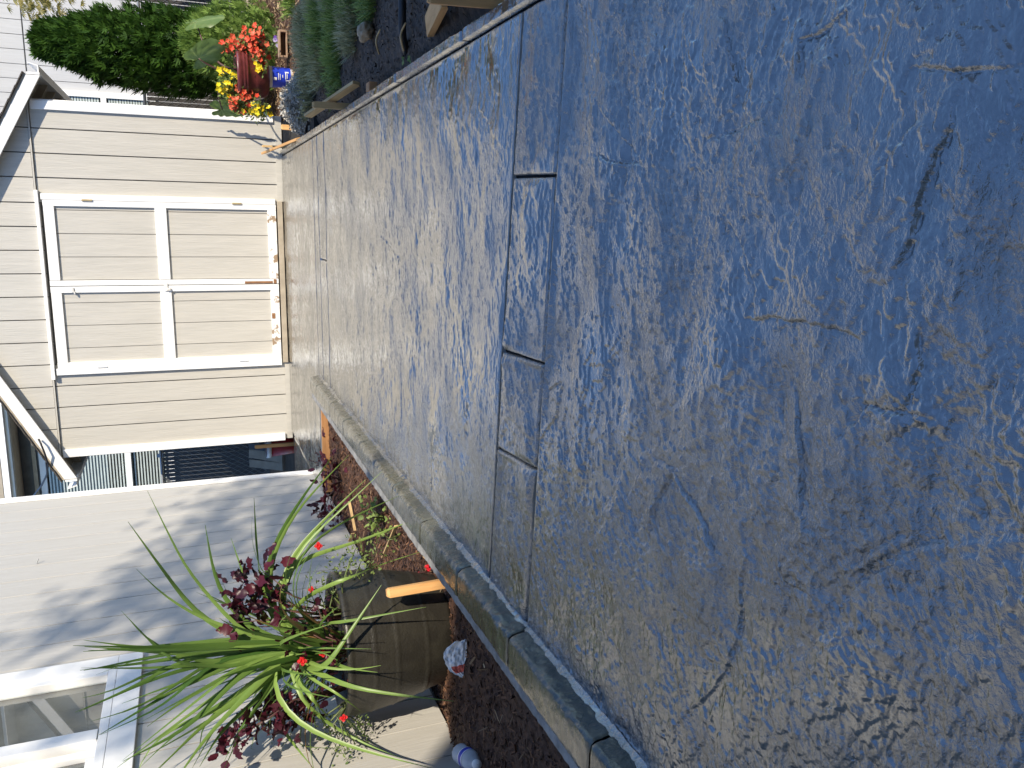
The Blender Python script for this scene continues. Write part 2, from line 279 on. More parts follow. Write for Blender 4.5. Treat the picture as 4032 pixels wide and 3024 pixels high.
def panel(name, xl, xr, ylo, yhi, nx, ny, warp=1.0, amp=1.0, m='conc'):
    s = np.linspace(0, 1, nx); t = np.linspace(0, 1, ny)**warp; S, T = np.meshgrid(s, t)
    Xa = xl(T) if callable(xl) else xl; Xb = xr(T) if callable(xr) else xr
    X = Xa+(Xb-Xa)*S; Y = ylo(X)+(yhi(X)-ylo(X))*T
    e = np.minimum(np.minimum(X-Xa, Xb-X), np.minimum(Y-ylo(X), yhi(X)-Y)); e = np.maximum(e+.0022*fbm(X, Y, 22, 2), 0)
    Z = stone(X, Y)*sst(0, .03, e)*.9*amp - .004 - .016*(1-sst(0, .0055, e))
    return grid(name, X, Y, Z, m, driveway)
driveway = bpy.data.objects.new('driveway', None); COL.objects.link(driveway); struct(driveway)
G_ = .0045; GJ = .0075
k = lambda c: (lambda x: c+0*x)
panel('concrete_panel', XL, XR+.012, k(-1.6), k(.45), 160, 120)
panel('concrete_panel', XL, XR+.012, k(.455), lambda x: yL2(x)-GJ, 640, 560)
# band of border slabs across the drive, cut by slanting joints
cuts = [(.640+.012, .64+.012)]
jp = [((2020, 695), (2180, 690)), ((1974, 1380), (2120, 1430)), ((1954, 1765), (2097, 1845))]
xs = [(.652, .652)]
for a, b in jp: A, Bq = atZ(*a), atZ(*b); xs.append((Bq[0], A[0]))
xs.append((XL, XL))
for (n0, f0), (n1, f1) in zip(xs[:-1], xs[1:]):
    panel('border_slab', (lambda T, n1=n1, f1=f1: n1+(f1-n1)*T+G_*.6), (lambda T, n0=n0, f0=f0: n0+(f0-n0)*T-G_*.6), lambda x: yL2(x)+GJ, lambda x: yL1(x)-GJ*.8, max(40, int(abs(n1-n0)/.005)), 70)
panel('concrete_panel', XL, XR+.012, lambda x: yL1(x)+GJ*.8, lambda x: F1(x)-.004, 340, 560, 1.25, .55, 'concf')
panel('border_slab', XL, -.35, lambda x: F1(x)+.003, lambda x: F2(x)-.003, 130, 40, 1, .55, 'concf')
panel('border_slab', -.345, XR+.012, lambda x: F1(x)+.003, lambda x: F2(x)-.003, 130, 40, 1, .55, 'concf')
panel('concrete_panel', XL, XR+.012, lambda x: F2(x)+.004, k(7.24), 240, 40, 1, .55, 'concf')
panel('concrete_panel', -2.492, XR+.012, k(7.242), k(9.63), 330, 240, 1, .5, 'concf')
panel('concrete_panel', -4.4, -2.495, k(7.99), k(9.4), 120, 60, 1, .5, 'concf')
B().box((-.37, 3.1, -.075), (2.06, 9.4, .10)).box((-1.6, 8.44, -.075), (5.2, 2.36, .10)).obj('slab_base', 'joint', driveway)

# left curb: cast in blocks, bull-nosed, with worn crest
curb = bpy.data.objects.new('curb', None); COL.objects.link(curb); struct(curb)
cj = [-1.6, -1.0, -.45, .1, .65, 1.2, 1.76, 2.38, 2.95, 3.52, 4.08, 4.55, 4.98, 5.58, 6.15, 6.86, 7.26]
prof = [(-1.386, -.03), (-1.388, .012), (-1.391, .030), (-1.394, .05), (-1.398, .066), (-1.406, .0755), (-1.42, .079), (-1.45, .080), (-1.48, .080), (-1.505, .0795), (-1.518, .077), (-1.524, .065), (-1.526, .03), (-1.526, -.05)]
for a, b in zip(cj[:-1], cj[1:]):
    near = a < 4.2; ny = int((b-a)/(.006 if near else .014)); t = np.linspace(a+.0035, b-.0035, ny); P = np.array(prof)
    if near:
        q = np.linspace(0, len(P)-1, 48); P = np.stack([np.interp(q, range(len(P)), P[:, 0]), np.interp(q, range(len(P)), P[:, 1])], 1)
    Yg, Xg = np.meshgrid(t, P[:, 0], indexing='ij'); Zg = np.broadcast_to(P[:, 1], Xg.shape).copy(); U = np.broadcast_to(np.cumsum(np.r_[0, np.hypot(*np.diff(P, axis=0).T)]), Xg.shape)
    n1 = fbm(U*1.0+a, Yg, 14, 4, .6); e = np.minimum(Yg-a, b-Yg); ed = 1-sst(.0035, .012, e)
    crest = np.exp(-((U-.107)/.014)**2); Zg = Zg+.0035*n1*(Zg > .06)-.004*ed+crest*.004*fbm(U, Yg, 35, 2); Xg = Xg-.0035*n1*(Zg <= .07)-.003*ed*(Zg < .07)+crest*.007*fbm(U+9, Yg, 9, 3)
    grid('curb_block', Xg, Yg, Zg, 'curbc', curb)
# cement fillet squeezed along the foot of the curb
yy = np.linspace(-1.2, 7.2, 1100); pr = np.linspace(0, 1, 6); Yf, Sf = np.meshgrid(yy, pr, indexing='ij'); wv = .010+.012*np.clip(fbm(Yf*0+2, Yf, 6, 4)+.25, 0, 1)+.004*fbm(Yf*0+5, Yf, 40, 2)
grid('cement_fillet', -1.390+wv*Sf, Yf, .003+(.006+.6*wv)*(1-Sf)**1.5-.010*Sf, 'conc', curb)
# end return of the bed edge in front of the house corner
board(curb, 'end_return', (-2.0, 7.262, -.062), (.95, .035, .11), 'slop', .006)

# right border: narrow cast edge with a dark groove
border = bpy.data.objects.new('edge_strip', None); COL.objects.link(border); struct(border)
rj = [-1.6, -.6, .4, 1.3, 2.40, 3.13, 4.2, 5.3, 6.4, 7.5, 8.5, 9.62]
for a, b in zip(rj[:-1], rj[1:]):
    ny = int((b-a)/.01); t = np.linspace(a+.003, b-.003, ny); q = np.linspace(0, 1, 14); Yg, S = np.meshgrid(t, q, indexing='ij'); n1 = fbm(S*.06, Yg, 16, 4, .6)
    Xg = .6615+.046*S+.006*S*fbm(S*0+1, Yg, 9, 3); e = np.minimum(Yg-a, b-Yg); Zg = .012+.003*n1-.006*(1-sst(.003, .012, e)); Zg = np.where(S < .04, -.05, Zg); Zg = np.where(S > .96, -.09, Zg)
    grid('edge_block', Xg, Yg, Zg, 'conc', border)

# beds
def bed(name, x0, x1, y0, y1, nx, ny, hf, m):
    X, Y = np.meshgrid(np.linspace(x0, x1, nx), np.linspace(y0, y1, ny)); return struct(grid(name, X, Y, hf(X, Y), m))
def zL(X, Y): return -.070+.020*fbm(X, Y, 3, 3)+.012*fbm(X, Y, 14, 3)+.055*np.exp(-((X+2.30)**2+(Y-3.12)**2)/.10)+.03*np.exp(-((X+1.9)**2+(Y-2.6)**2)/.25)-.03*np.exp(-((X+2.47)/.06)**2)*sst(3.4, 3.7, Y)
def zR(X, Y): return -.045+.020*fbm(X, Y, 2, 3)+.014*fbm(X, Y, 11, 3)-.03*np.exp(-((X-.74)/.05)**2)
bed('mulch_bed', -2.72, -1.56, -1.6, 7.25, 120, 900, zL, 'mulch')
bed('soil_bed', .70, 5.2, -1.0, 7.9, 300, 560, zR, 'soil')
bed('bark_bed', .70, 5.2, 7.9, 13.3, 260, 300, lambda X, Y: zR(X, Y)*sst(7.6, 7.9, Y), 'mulch')
def chips(name, m, n, x0, x1, y0, y1, zf, lo, hi, par=None, bias=1.0, wr=.35):
    X = RNG.uniform(x0, x1, n); Y = y0+(y1-y0)*RNG.random(n)**bias; Z = zf(X, Y); l = RNG.uniform(lo, hi, n)*RNG.uniform(.5, 1, n); a = RNG.uniform(0, 2*np.pi, n); e = RNG.normal(0, .35, n)
    d = np.stack([np.cos(a)*np.cos(e), np.sin(a)*np.cos(e), np.sin(e)], 1); s_ = np.stack([-np.sin(a), np.cos(a), RNG.normal(0, .5, n)], 1); c = np.stack([X, Y, Z+l*.22], 1)
    wd = l*wr*RNG.uniform(.4, 1, n); A = d*l[:, None]/2; Bv = s_*wd[:, None]/2; up = np.array([0, 0, 1.])*wd[:, None]*.3
    V = np.stack([c-A-Bv*.7, c-A*.9+Bv, c+A+Bv*.6, c+A*.8-Bv], 1); V[:, 0] -= up; V[:, 2] += up*.5
    b = B().polys(V, RNG.random(n)**1.6); return b.obj(name, m, par)
struct(chips('bark_chips', 'chip', 26000, -2.60, -1.60, .6, 7.2, zL, .010, .042, None, 1.25), 'stuff')
struct(chips('soil_crumbs', 'chipd', 20000, .73, 1.9, 2.0, 8.0, zR, .008, .035), 'stuff')
struct(chips('straw_mulch', 'chipl', 16000, .75, 4.6, 7.7, 13.0, zR, .02, .085, None, 1.0, .25), 'stuff')
struct(chips('dry_straw', 'chipl', 260, -2.45, -1.62, 2.4, 6.6, lambda X, Y: zL(X, Y)+.006, .02, .07, None, 1.0, .14), 'stuff')

# ================================================================== SHED
SY = 9.65; SX0, SX1, SZ = -2.59, 1.08, 2.42; SL = .53; XC = (SX0+SX1)/2
shed = thing('garden_shed', 'pale grey shed with white double doors at the end of the wet concrete', 'shed', loc=(0, 0, 0))
B().box((XC, SY+.045, 1.25), (SX1-SX0-.02, .03, 2.46)).box((SX0+.03, SY+1.5, 1.22), (.04, 2.9, 2.40)).box((SX1-.03, SY+1.5, 1.22), (.04, 2.9, 2.40)).box((XC, SY+2.96, 1.22), (SX1-SX0, .04, 2.40)).obj('wall_core', 'gap', shed)
DX0, DX1, DXC, DZ0, DZ1 = -1.622, .121, -.759, .075, 2.375
gx = [SX0, -2.289, -2.054, -1.822, -1.585]+[-1.585+.2395*i for i in range(1, 9)]+[.578, .822, SX1]
gx = sorted(set(round(v, 3) for v in gx))
gx = [SX0, -2.289, -2.054, -1.822, -1.585, -1.346, -1.107, -.868, -.629, -.390, -.151, .090, .340, .580, .822, SX1]
bm_cache = {}
for a, b in zip(gx[:-1], gx[1:]):
    wdt = b-a-.011; mid = (a+b)/2; indoor = mid > DX0-.06 and mid < DX1+.06
    if indoor:
        board(shed, 'siding_board', (mid, SY+.022, (2.40+SZ-.01)/2+.0), (wdt, .018, .02), 'siding')
    else:
        board(shed, 'siding_board', (mid, SY+.018, (SZ-.006+.045)/2), (wdt, .022, SZ-.051), 'siding', .002)
# gable boards (each cut to the slope)
for a, b in zip(gx[:-1], gx[1:]):
    a2, b2 = a+.006, b-.005; zt = lambda x: 2.40+SL*(min(x-SX0, SX1-x))+.10
    pts = [(a2, SZ+.018), (b2, SZ+.018), (b2, zt(b2))]+([(XC, zt(XC))] if a2 < XC < b2 else [])+[(a2, zt(a2))]
    n = len(pts); mid = (a2+b2)/2; bb = B().add([(x-mid, y, z-2.7) for y in (-.011, .011) for x, z in pts], [tuple(range(n)), tuple(range(2*n-1, n-1, -1))]+[(i, i+n, (i+1) % n+n, (i+1) % n) for i in range(n)])
    o = bb.obj('gable_board', 'siding', shed); o.location = (mid, SY+.010, 2.7)
B().box((XC, SY+.040, 2.9), (2.0, .02, .9)).box((XC, SY+.041, 2.55), (3.4, .02, .3)).obj('gable_core', 'gap', shed)
board(shed, 'drip_flashing', (XC, SY-.006, SZ+.006), (SX1-SX0+.02, .016, .014), 'siding')
board(shed, 'bottom_board', (XC+1.37, SY+.012, .02), (.92, .03, .07), 'siding'); board(shed, 'bottom_board', (XC-1.37, SY+.012, .015), (.92, .03, .06), 'siding')
for x, nm in ((SX0+.028, 'corner_trim'), (SX1-.034, 'corner_trim')):
    board(shed, nm, (x, SY-.006, 1.235), (.085, .026, 2.33), 'white', .003)
    board(shed, nm, (SX0-.012 if x < 0 else SX1+.013, SY+.05, 1.235), (.022, .09, 2.33), 'white', .003)
# door surround
board(shed, 'head_trim', (-.763, SY-.022, 2.418), (1.955, .05, .033), 'white', .003)
board(shed, 'side_trim', (.152, SY-.012, 1.233), (.060, .036, 2.30), 'white', .003); board(shed, 'side_trim', (-1.662, SY-.012, 1.233), (.072, .036, 2.31), 'white', .003)
board(shed, 'threshold', (-.755, SY-.002, .034), (1.83, .05, .058), 'soffit', .004)
def shed_door(x0, x1, label, hinge_right):
    d = B().box((0, 0, 0), (x1-x0-.006, .012, DZ1-DZ0-.01)).obj('door', 'gap', shed); d.location = ((x0+x1)/2, SY+.018, (DZ0+DZ1)/2); d['label'] = label
    cx = (x0+x1)/2; cz = (DZ0+DZ1)/2; yb = -.013
    def sub(nm, c, dim, m, bev=.0025): o = board(d, nm, (c[0]-cx, c[1], c[2]-cz), dim, m, bev); return o
    pw = (x1-x0-.12)/4
    gxs = [v for v in (np.arange(-9, 9)*.2395-1.585-.07) if x0+.05 < v < x1-.05]; ed = [x0+.03]+gxs+[x1-.03]
    for a, b in zip(ed[:-1], ed[1:]):
        sub('panel_board', ((a+b)/2, yb, 1.22), (b-a-.006, .016, 2.20), 'siding', .0015)
    out, inn = (x1-.031, x0+.029) if hinge_right else (x0+.026, x1-.034)
    yf = -.032
    sub('stile', (out, yf, (DZ0+DZ1)/2), (.060, .026, DZ1-DZ0-.008), 'white'); sub('stile', (inn, yf, (DZ0+DZ1)/2), (.055 if hinge_right else .064, .026, DZ1-DZ0-.008), 'white')
    lo, hi = min(out, inn)+.031, max(out, inn)-.031
    if not hinge_right: hi -= .002
    for nm, z0, z1, m in (('rail', 2.272, DZ1-.006, 'white'), ('rail', 1.212, 1.327, 'white'), ('rail', DZ0+.004, .172, 'worn')): sub(nm, ((lo+hi)/2, yf+.0015, (z0+z1)/2), (hi-lo, .026, z1-z0), m)
    hx = x1+.003 if hinge_right else x0-.004
    for zc in ((1.963, .492) if hinge_right else (1.95, .50)):
        sub('hinge', (hx, -.052, zc), (.020 if hinge_right else .012, .014, .098), 'brass' if hinge_right else 'white', .003)
    return d, sub
dr, subR = shed_door(DXC+.002, DX1, 'right door leaf with worn hinges and rotten lower edge', True)
dl, subL = shed_door(DX0, DXC-.002, 'left door leaf with latch', False)
subR('rotten_edge', (DXC+.020, -.0475, .295), (.026, .006, .30), 'rot', .001)
subR('rotten_edge', (DXC+.030, -.0475, .118), (.05, .006, .03), 'rot', .001)
subL('hasp', (DXC-.020, -.050, 1.262), (.085, .012, .032), 'steel', .003); subL('padlock', (DXC-.045, -.058, 1.238), (.032, .018, .042), 'steel', .006)
subL('barrel_bolt', (DXC-.040, -.050, 2.165), (.050, .014, .022), 'steel', .003); subL('bolt_handle', (DXC-.07, -.055, 2.150), (.028, .016, .012), 'steel', .003)
subL('rotten_edge', (DX0+.50, -.0466, .150), (.06, .006, .035), 'rot', .001)
# roof
RF = .10; RO = .235
roof = B()
for s in (-1, 1):
    e = XC+s*((SX1-SX0)/2+RO); z0 = 2.40+.115-SL*RO; zr = 2.40+.115+SL*(SX1-SX0)/2
    th = .03; v = [(e, SY-RF-.02, z0), (XC, SY-RF-.02, zr), (XC, SY+3.2, zr), (e, SY+3.2, z0)]; v = v+[(x, y, z+th) for x, y, z in v]
    roof.add(v, [(0, 1, 2, 3), (7, 6, 5, 4), (0, 4, 5, 1), (2, 6, 7, 3), (3, 7, 4, 0), (1, 5, 6, 2)])
rf = roof.obj('roof', 'soffit', shed)
for s in (-1, 1):
    e = XC+s*((SX1-SX0)/2+RO+.02); z0 = 2.40+.149-SL*(RO+.02); zr = 2.40+.149+SL*(SX1-SX0)/2
    nrow = 16
    for i in range(nrow):
        t0, t1 = i/nrow, (i+1)/nrow+.012; xa, xb = e+(XC-e)*t0, e+(XC-e)*min(t1, 1); za, zb = z0+(zr-z0)*t0+.012, z0+(zr-z0)*min(t1, 1)+.004
        v = [(xa, SY-RF-.045, za-.010), (xb, SY-RF-.045, zb-.008), (xb, SY+3.22, zb-.008), (xa, SY+3.22, za-.010)]; v += [(x, y, z+.010) for x, y, z in v]
        B().add(v, [(0, 1, 2, 3), (7, 6, 5, 4), (0, 4, 5, 1), (2, 6, 7, 3), (3, 7, 4, 0), (1, 5, 6, 2)]).obj('shingle_course', 'shingle', rf)
    # rake board, eave fascia, gutter, rafter tails
    xe = XC+s*((SX1-SX0)/2+RO-.005); ze = 2.40-SL*(RO-.005); zc = 2.40+SL*(SX1-SX0)/2; y0, y1 = SY-RF-.022, SY-RF
    v = [(xe, ze-.005), (XC, zc-.005), (XC, zc+.118), (xe, ze+.118)]; v = [(x, y, z) for y in (y0, y1) for x, z in v]
    B().add(v, [(0, 1, 2, 3), (7, 6, 5, 4), (0, 4, 5, 1), (1, 5, 6, 2), (2, 6, 7, 3), (3, 7, 4, 0)]).obj('rake_board', 'white', shed, bevel=.003)
    board(shed, 'eave_fascia', (xe+s*.016, SY+1.5, ze+.055), (.022, 3.25, .115), 'white')
    gp = [(xe+s*.03, .10), (xe+s*.03, .02), (xe+s*.095, .02), (xe+s*.12, .105), (xe+s*.128, .105), (xe+s*.10, .010), (xe+s*.022, .010), (xe+s*.022, .10)]
    gv = [(x, y, ze+z) for y in (SY-RF+.03, SY+3.1) for x, z in gp]; n = 8
    B().add(gv, [(i, i+n, (i+1) % n+n, (i+1) % n) for i in range(n)]+[(0, 1, 6, 7), (1, 2, 5, 6), (2, 3, 4, 5)]).obj('gutter', 'white', shed)
    for yb in (SY+.02, SY+.55, SY+1.1, SY+1.65):
        v = [(XC+s*(SX1-SX0)/2, 2.40-.005+.02), (xe, ze+.02), (xe, ze+.10), (XC+s*(SX1-SX0)/2, 2.40+.10)]; v = [(x, y, z) for y in (yb, yb+.038) for x, z in v]
        B().add(v, [(0, 1, 2, 3), (7, 6, 5, 4), (0, 4, 5, 1), (1, 5, 6, 2), (2, 6, 7, 3), (3, 7, 4, 0)]).obj('rafter_tail', 'soffit', shed)
cp = [atY(152, 1729, 9.50), atY(160, 1745, 9.47), atY(176, 1785, 9.46), atY(189, 1825, 9.5), atY(185, 1868, 9.62), atY(165, 1910, 9.9), atY(130, 1955, 10.4), (-3.9, 11.5, 3.0)]
tag(B().tube([np.array(p) for p in cp], .010, 8).obj('overhead_cable', 'hose', smooth=True), 'dark cable drooping from the eave of the shed roof', 'cable')

# ================================================================== HOUSE on the left
HX = -2.50
house = thing('house_wall', 'light grey vertical board house wall with white cased window beside the bed', 'house')
B().box((HX-.06, 2.45, 1.55), (.06, 10.9, 3.3)).box((HX-2.5, 7.90, 1.55), (5, .06, 3.3)).obj('wall_core', 'gap', house)
WY0, WY1, WZ0, WZ1 = 2.45, 4.755, 1.392, 2.75     # outer edge of window trim
hy = [7.62-.2545*i for i in range(42)]; hy = [7.872]+hy
for a, b in zip(hy[:-1], hy[1:]):
    y0, y1 = b+.004, a-.004; zb = -.06
    segs = [(zb, 3.2)]
    if WY0 < y0 and y1 < WY1: segs = [(zb, WZ0+.03), (WZ1-.03, 3.2)]
    elif y0 < WY1 < y1 or y0 < WY0 < y1: segs = [(zb, WZ0+.03), (WZ1-.03, 3.2)]
    for z0, z1 in segs: board(house, 'siding_board', (HX-.011, (y0+y1)/2, (z0+z1)/2), (.022, y1-y0, z1-z0), 'sidingh', .002)
    if segs[0][1] < 3 and not (WY0 < y0 and y1 < WY1):
        if y1 > WY1: board(house, 'siding_board', (HX-.011, (WY1-.03+y1)/2, (WZ0+WZ1)/2), (.022, y1-WY1+.03, WZ1-WZ0-.063), 'sidingh')
        else: board(house, 'siding_board', (HX-.011, (y0+WY0+.03)/2, (WZ0+WZ1)/2), (.022, WY0+.03-y0, WZ1-WZ0-.063), 'sidingh')
board(house, 'corner_trim', (HX+.004, 7.925, 1.60), (.030, .100, 3.25), 'white', .003); board(house, 'corner_trim', (HX-.05, 7.975-.008, 1.60), (.08, .022, 3.25), 'white', .003)
for i in range(12):
    board(house, 'end_board', (HX-.215-.255*i, 7.945, 1.57), (.247, .022, 3.26), 'sidingh')
# eave and roof of the house (above the picture)
B().box((HX+.02, 2.6, 3.30), (.55, 11.2, .025)).obj('soffit', 'white', house); board(house, 'fascia', (HX+.30, 2.6, 3.36), (.025, 11.2, .15), 'white')
hr = B(); v = [(HX+.36, -3.0, 3.42), (HX+.36, 8.3, 3.42), (HX-4.0, 8.3, 5.4), (HX-4.0, -3.0, 5.4)]; v += [(x, y, z+.05) for x, y, z in v]
hr.add(v, [(0, 1, 2, 3), (7, 6, 5, 4), (0, 4, 5, 1), (2, 6, 7, 3), (3, 7, 4, 0), (1, 5, 6, 2)]).obj('roof', 'shingle', house)
# window
win = B().box((0, 0, 0), (.01, WY1-WY0-.1, WZ1-WZ0-.1)).obj('window', 'dark', house); win.location = (HX-.34, (WY0+WY1)/2, (WZ0+WZ1)/2)
wc = (HX-.34, (WY0+WY1)/2, (WZ0+WZ1)/2)
def wsub(nm, c, d, m, bev=.003): return board(win, nm, (c[0]-wc[0], c[1]-wc[1], c[2]-wc[2]), d, m, bev)
TW = .125
wsub('casing', (HX+.012, (WY0+WY1)/2, WZ0+TW/2), (.030, WY1-WY0, TW), 'white'); wsub('casing', (HX+.012, (WY0+WY1)/2, WZ1-TW/2), (.030, WY1-WY0, TW), 'white')
for y in (WY0+TW/2+.02, WY1-TW/2-.018): wsub('casing', (HX+.012, y, (WZ0+WZ1)/2), (.0298, TW+.03, WZ1-WZ0-2*TW-.002), 'white')
iy0, iy1, iz0, iz1 = WY0+.16, WY1-.16, WZ0+TW, WZ1-TW; ym = 3.94
for nm, c, d in (('frame', (HX+.004, (iy0+iy1)/2, iz0+.022), (.05, iy1-iy0, .044)), ('frame', (HX+.004, (iy0+iy1)/2, iz1-.022), (.05, iy1-iy0, .044)), ('frame', (HX+.004, iy1-.022, (iz0+iz1)/2), (.05, .044, iz1-iz0-.09)), ('frame', (HX+.004, iy0+.022, (iz0+iz1)/2), (.05, .044, iz1-iz0-.09)), ('mullion', (HX+.006, ym+.045, (iz0+iz1)/2), (.058, .09, iz1-iz0-.09)), ('sash', (HX-.016, ym-.045, (iz0+iz1)/2), (.03, .05, iz1-iz0-.09)), ('sash', (HX-.016, (iy0+ym)/2-.03, iz0+.065), (.03, ym-iy0-.12, .042))): wsub(nm, c, d, 'white')
for c, d in (((HX-.012, (ym+.09+iy1-.044)/2, (iz0+iz1)/2), (.004, iy1-.044-ym-.09, iz1-iz0-.09)), ((HX-.026, (iy0+ym)/2-.03, (iz0+iz1)/2+.02), (.004, ym-iy0-.10, iz1-iz0-.10))): pane(win, tuple(np.array(c)-np.array(wc)), d, 'glass', 'x')
# pleated pale green sheet behind the right half
cy = np.linspace(ym+.17, iy1-.03, 60); cz_ = np.linspace(iz0+.01, iz1, 3); Yc, Zc = np.meshgrid(cy, cz_); cu = grid('green_sheet', HX-.055+.012*np.sin(Yc*70)-wc[0], Yc-wc[1], Zc-wc[2], 'green_sheet', win)
wsub('reveal', (HX-.18, (iy0+iy1)/2, iz0-.008), (.30, iy1-iy0, .01), 'white', 0); wsub('reveal', (HX-.18, iy1+.012, (iz0+iz1)/2), (.30, .01, iz1-iz0), 'white', 0); wsub('reveal', (HX-.18, iy0-.012, (iz0+iz1)/2), (.30, .01, iz1-iz0), 'white', 0)
na = atX(144, 2219, HX+.004)
B().tube([na, na+np.array((.03, .012, -.012))], .004, 6).obj('bent_nail', 'metal', house)

# ================================================================== things out of the picture that cast its shade
big = thing('tall_house', 'two storey grey house behind the photographer', 'house')
EY = 3.4-6.06; B().box((2.2, EY-3.6, 2.85), (19.0, 6.0, 5.9)).obj('wall', 'nsid', big)
B().add([(-7.6, EY, 6.0), (12.4, EY, 6.0), (12.4, EY-8, 6.0), (-7.6, EY-8, 6.0), (-7.6, EY-4, 7.1), (12.4, EY-4, 7.1)], [(0, 1, 5, 4), (2, 3, 4, 5), (1, 2, 5), (3, 0, 4), (3, 2, 1, 0)]).obj('roof', 'shingle', big)
gar = thing('garage', 'low grey garage standing on the right of the soil bed', 'garage')
H = 3.2; off = H/math.tan(R(SUN_EL))*.7071
c0 = np.array((-.70+off, 3.4-off)); c1 = np.array((.40+off, 7.8-off)); q = np.array((5.0, -.3))
def pr4(z): return [(c0[0], c0[1], z), (c1[0], c1[1], z), (c1[0]+q[0], c1[1]+q[1]*0, z), (c0[0]+q[0], c0[1]+q[1]*0-.1, z)]
ins = lambda P: [(np.array(p)+(np.mean(P, 0)-np.array(p))*.09*np.array((1, 1, 0))).tolist() for p in P]
P0, P1 = ins(pr4(-.1)), ins(pr4(3.05)); B().add(P0+P1, [(0, 1, 5, 4), (1, 2, 6, 5), (2, 3, 7, 6), (3, 0, 4, 7), (4, 5, 6, 7)]).obj('wall', 'nsid', gar)
Q = pr4(3.12)+pr4(H); Q += [((Q[4][0]+Q[7][0])/2, Q[4][1]+.6, 4.0), ((Q[5][0]+Q[6][0])/2, Q[5][1]-.6, 4.0)]
B().add(Q, [(3, 2, 1, 0), (0, 1, 5, 4), (1, 2, 6, 5), (2, 3, 7, 6), (3, 0, 4, 7), (4, 5, 9, 8), (6, 7, 8, 9), (7, 4, 8), (5, 6, 9)]).obj('roof', 'shingle', gar)
def leaves(bld, C, n, size, spread, tones=(0, 1), flat=.0, k=4):
    C = np.asarray(C); i = RNG.integers(0, len(C), n); p = C[i]+RNG.normal(0, 1, (n, 3))*spread; a = RNG.normal(0, 1, (n, 3)); a[:, 2] *= 1-flat; a /= np.linalg.norm(a, axis=1)[:, None]; b = np.cross(a, RNG.normal(0, 1, (n, 3))); b /= np.linalg.norm(b, axis=1)[:, None]
    s = size*RNG.uniform(.6, 1.2, n)[:, None]; V = np.stack([p-a*s, p-b*s*.45, p+a*s, p+b*s*.45], 1); bld.polys(V, RNG.uniform(*tones, n)); return bld
tree = thing('shade_tree', 'leafy tree leaning over from between the grey houses', 'tree')
B().tube([(4.15, -.95, -.2), (4.2, -.95, 2), (4.1, -.9, 4), (4.0, -.8, 6), (3.9, -.6, 7.4)], [.15, .12, .10, .07, .03]).obj('trunk', 'bark', tree, smooth=True)
cl = []; td = np.array([.7071, -.7071, .7])
for (Yw, zw, Dh) in [(4.2, 1.25, 9), (4.6, 1.35, 9), (5.2, 1.2, 9), (5.8, 1.15, 9.2), (6.3, 1.1, 9), (6.9, .95, 9), (7.5, .75, 9.2), (4.9, .85, 9), (5.5, .65, 9), (6.1, .6, 9.1), (6.7, .45, 9), (7.3, .3, 9), (7.8, .45, 9), (4.5, .8, 9), (6.0, .15, 9), (6.6, .05, 9), (7.2, -.1, 9), (5.2, .35, 9), (5.35, 1.6, 9.0), (5.7, 1.62, 9.1)]:
    cl.append(np.array((HX, Yw, zw))+td*Dh)
B().tube([cl[0], cl[2], cl[4], cl[6]], .04).tube([(3.9, -.7, 7.2), cl[9], cl[11]], .05).obj('limb', 'bark', tree, smooth=True)
leaves(B(), cl, 2600, .07, np.array((.26, .22, .15))).obj('crown', 'shade', tree)

# ================================================================== neighbour buildings and rear fence
nh = thing('neighbour_house', 'pale grey panelled house behind the evergreen tree with a slim white window', 'house')
NY = 14.6
B().box((3.2, NY+.06, 2.2), (7.6, .08, 5.0)).box((-.4, NY+2, 2.2), (.08, 4, 5)).obj('wall_core', 'gap', nh)
for i in range(24):
    xa = 1.72+.2075*i-.2075*8+.0
    xa = .70+.2075*i
    board(nh, 'siding_board', (xa+.10, NY+.01, 1.50), (.199, .02, 3.20), 'nsid'); board(nh, 'siding_board', (xa+.10, NY+.012, 3.68), (.199, .02, 1.12), 'nsid')
board(nh, 'eave', (3.2, NY-.30, 4.22), (7.8, .72, .05), 'white'); board(nh, 'roof', (3.2, NY+.4, 4.4), (8, 2.4, .12), 'shingle')
nw = board(nh, 'window', (1.50, NY-.005, 2.08), (.50, .02, 1.36), 'dark')
for nm, c, d in (('frame', (0, -.02, .68), (.62, .05, .07)), ('frame', (0, -.02, -.68), (.62, .05, .08)), ('frame', (.275, -.02, 0), (.08, .05, 1.29)), ('frame', (-.275, -.02, 0), (.08, .05, 1.29)), ('mullion', (0, -.022, .02), (.47, .05, .08))): board(nw, nm, c, d, 'white')
for i in range(32):
    if abs(-.60+.039*i-.02) > .05: board(nw, 'blind_slat', (0, -.014, -.60+.039*i), (.46, .006, .028), 'blind')
pane(nw, (0, -.030, 0), (.47, .004, 1.28), 'glass2', 'y')
rd = thing('rear_dwelling', 'house with wide blind covered window seen between the shed and the house wall', 'house')
RY = 15.0
def lw(x, y): p = atY(x, y, RY); return p
B().box((-6.0, RY+.10, 1.9), (7.0, .10, 4.2)).obj('wall', 'slatg', rd)
zt = 3.43; zb = 1.55; zm = 2.18
wn = board(rd, 'window', (-4.6, RY+.03, (zt+zb)/2), (2.6, .02, zt-zb), 'dark'); wz = (zt+zb)/2
board(wn, 'frame', (0, -.04, zt-wz+.05), (2.76, .06, .09), 'white'); board(wn, 'mullion', (0, -.05, zm-wz), (2.6, .07, .085), 'white'); board(wn, 'frame', (0, -.04, zb-wz-.05), (2.76, .06, .09), 'white'); board(wn, 'frame', (1.34, -.04, 0), (.09, .06, zt-zb), 'white'); board(wn, 'frame', (-1.34, -.04, 0), (.09, .06, zt-zb), 'white')
sl0 = board(wn, 'blind_slat', (0, -.018, zb-wz+.05), (2.5, .008, .022), 'blind')
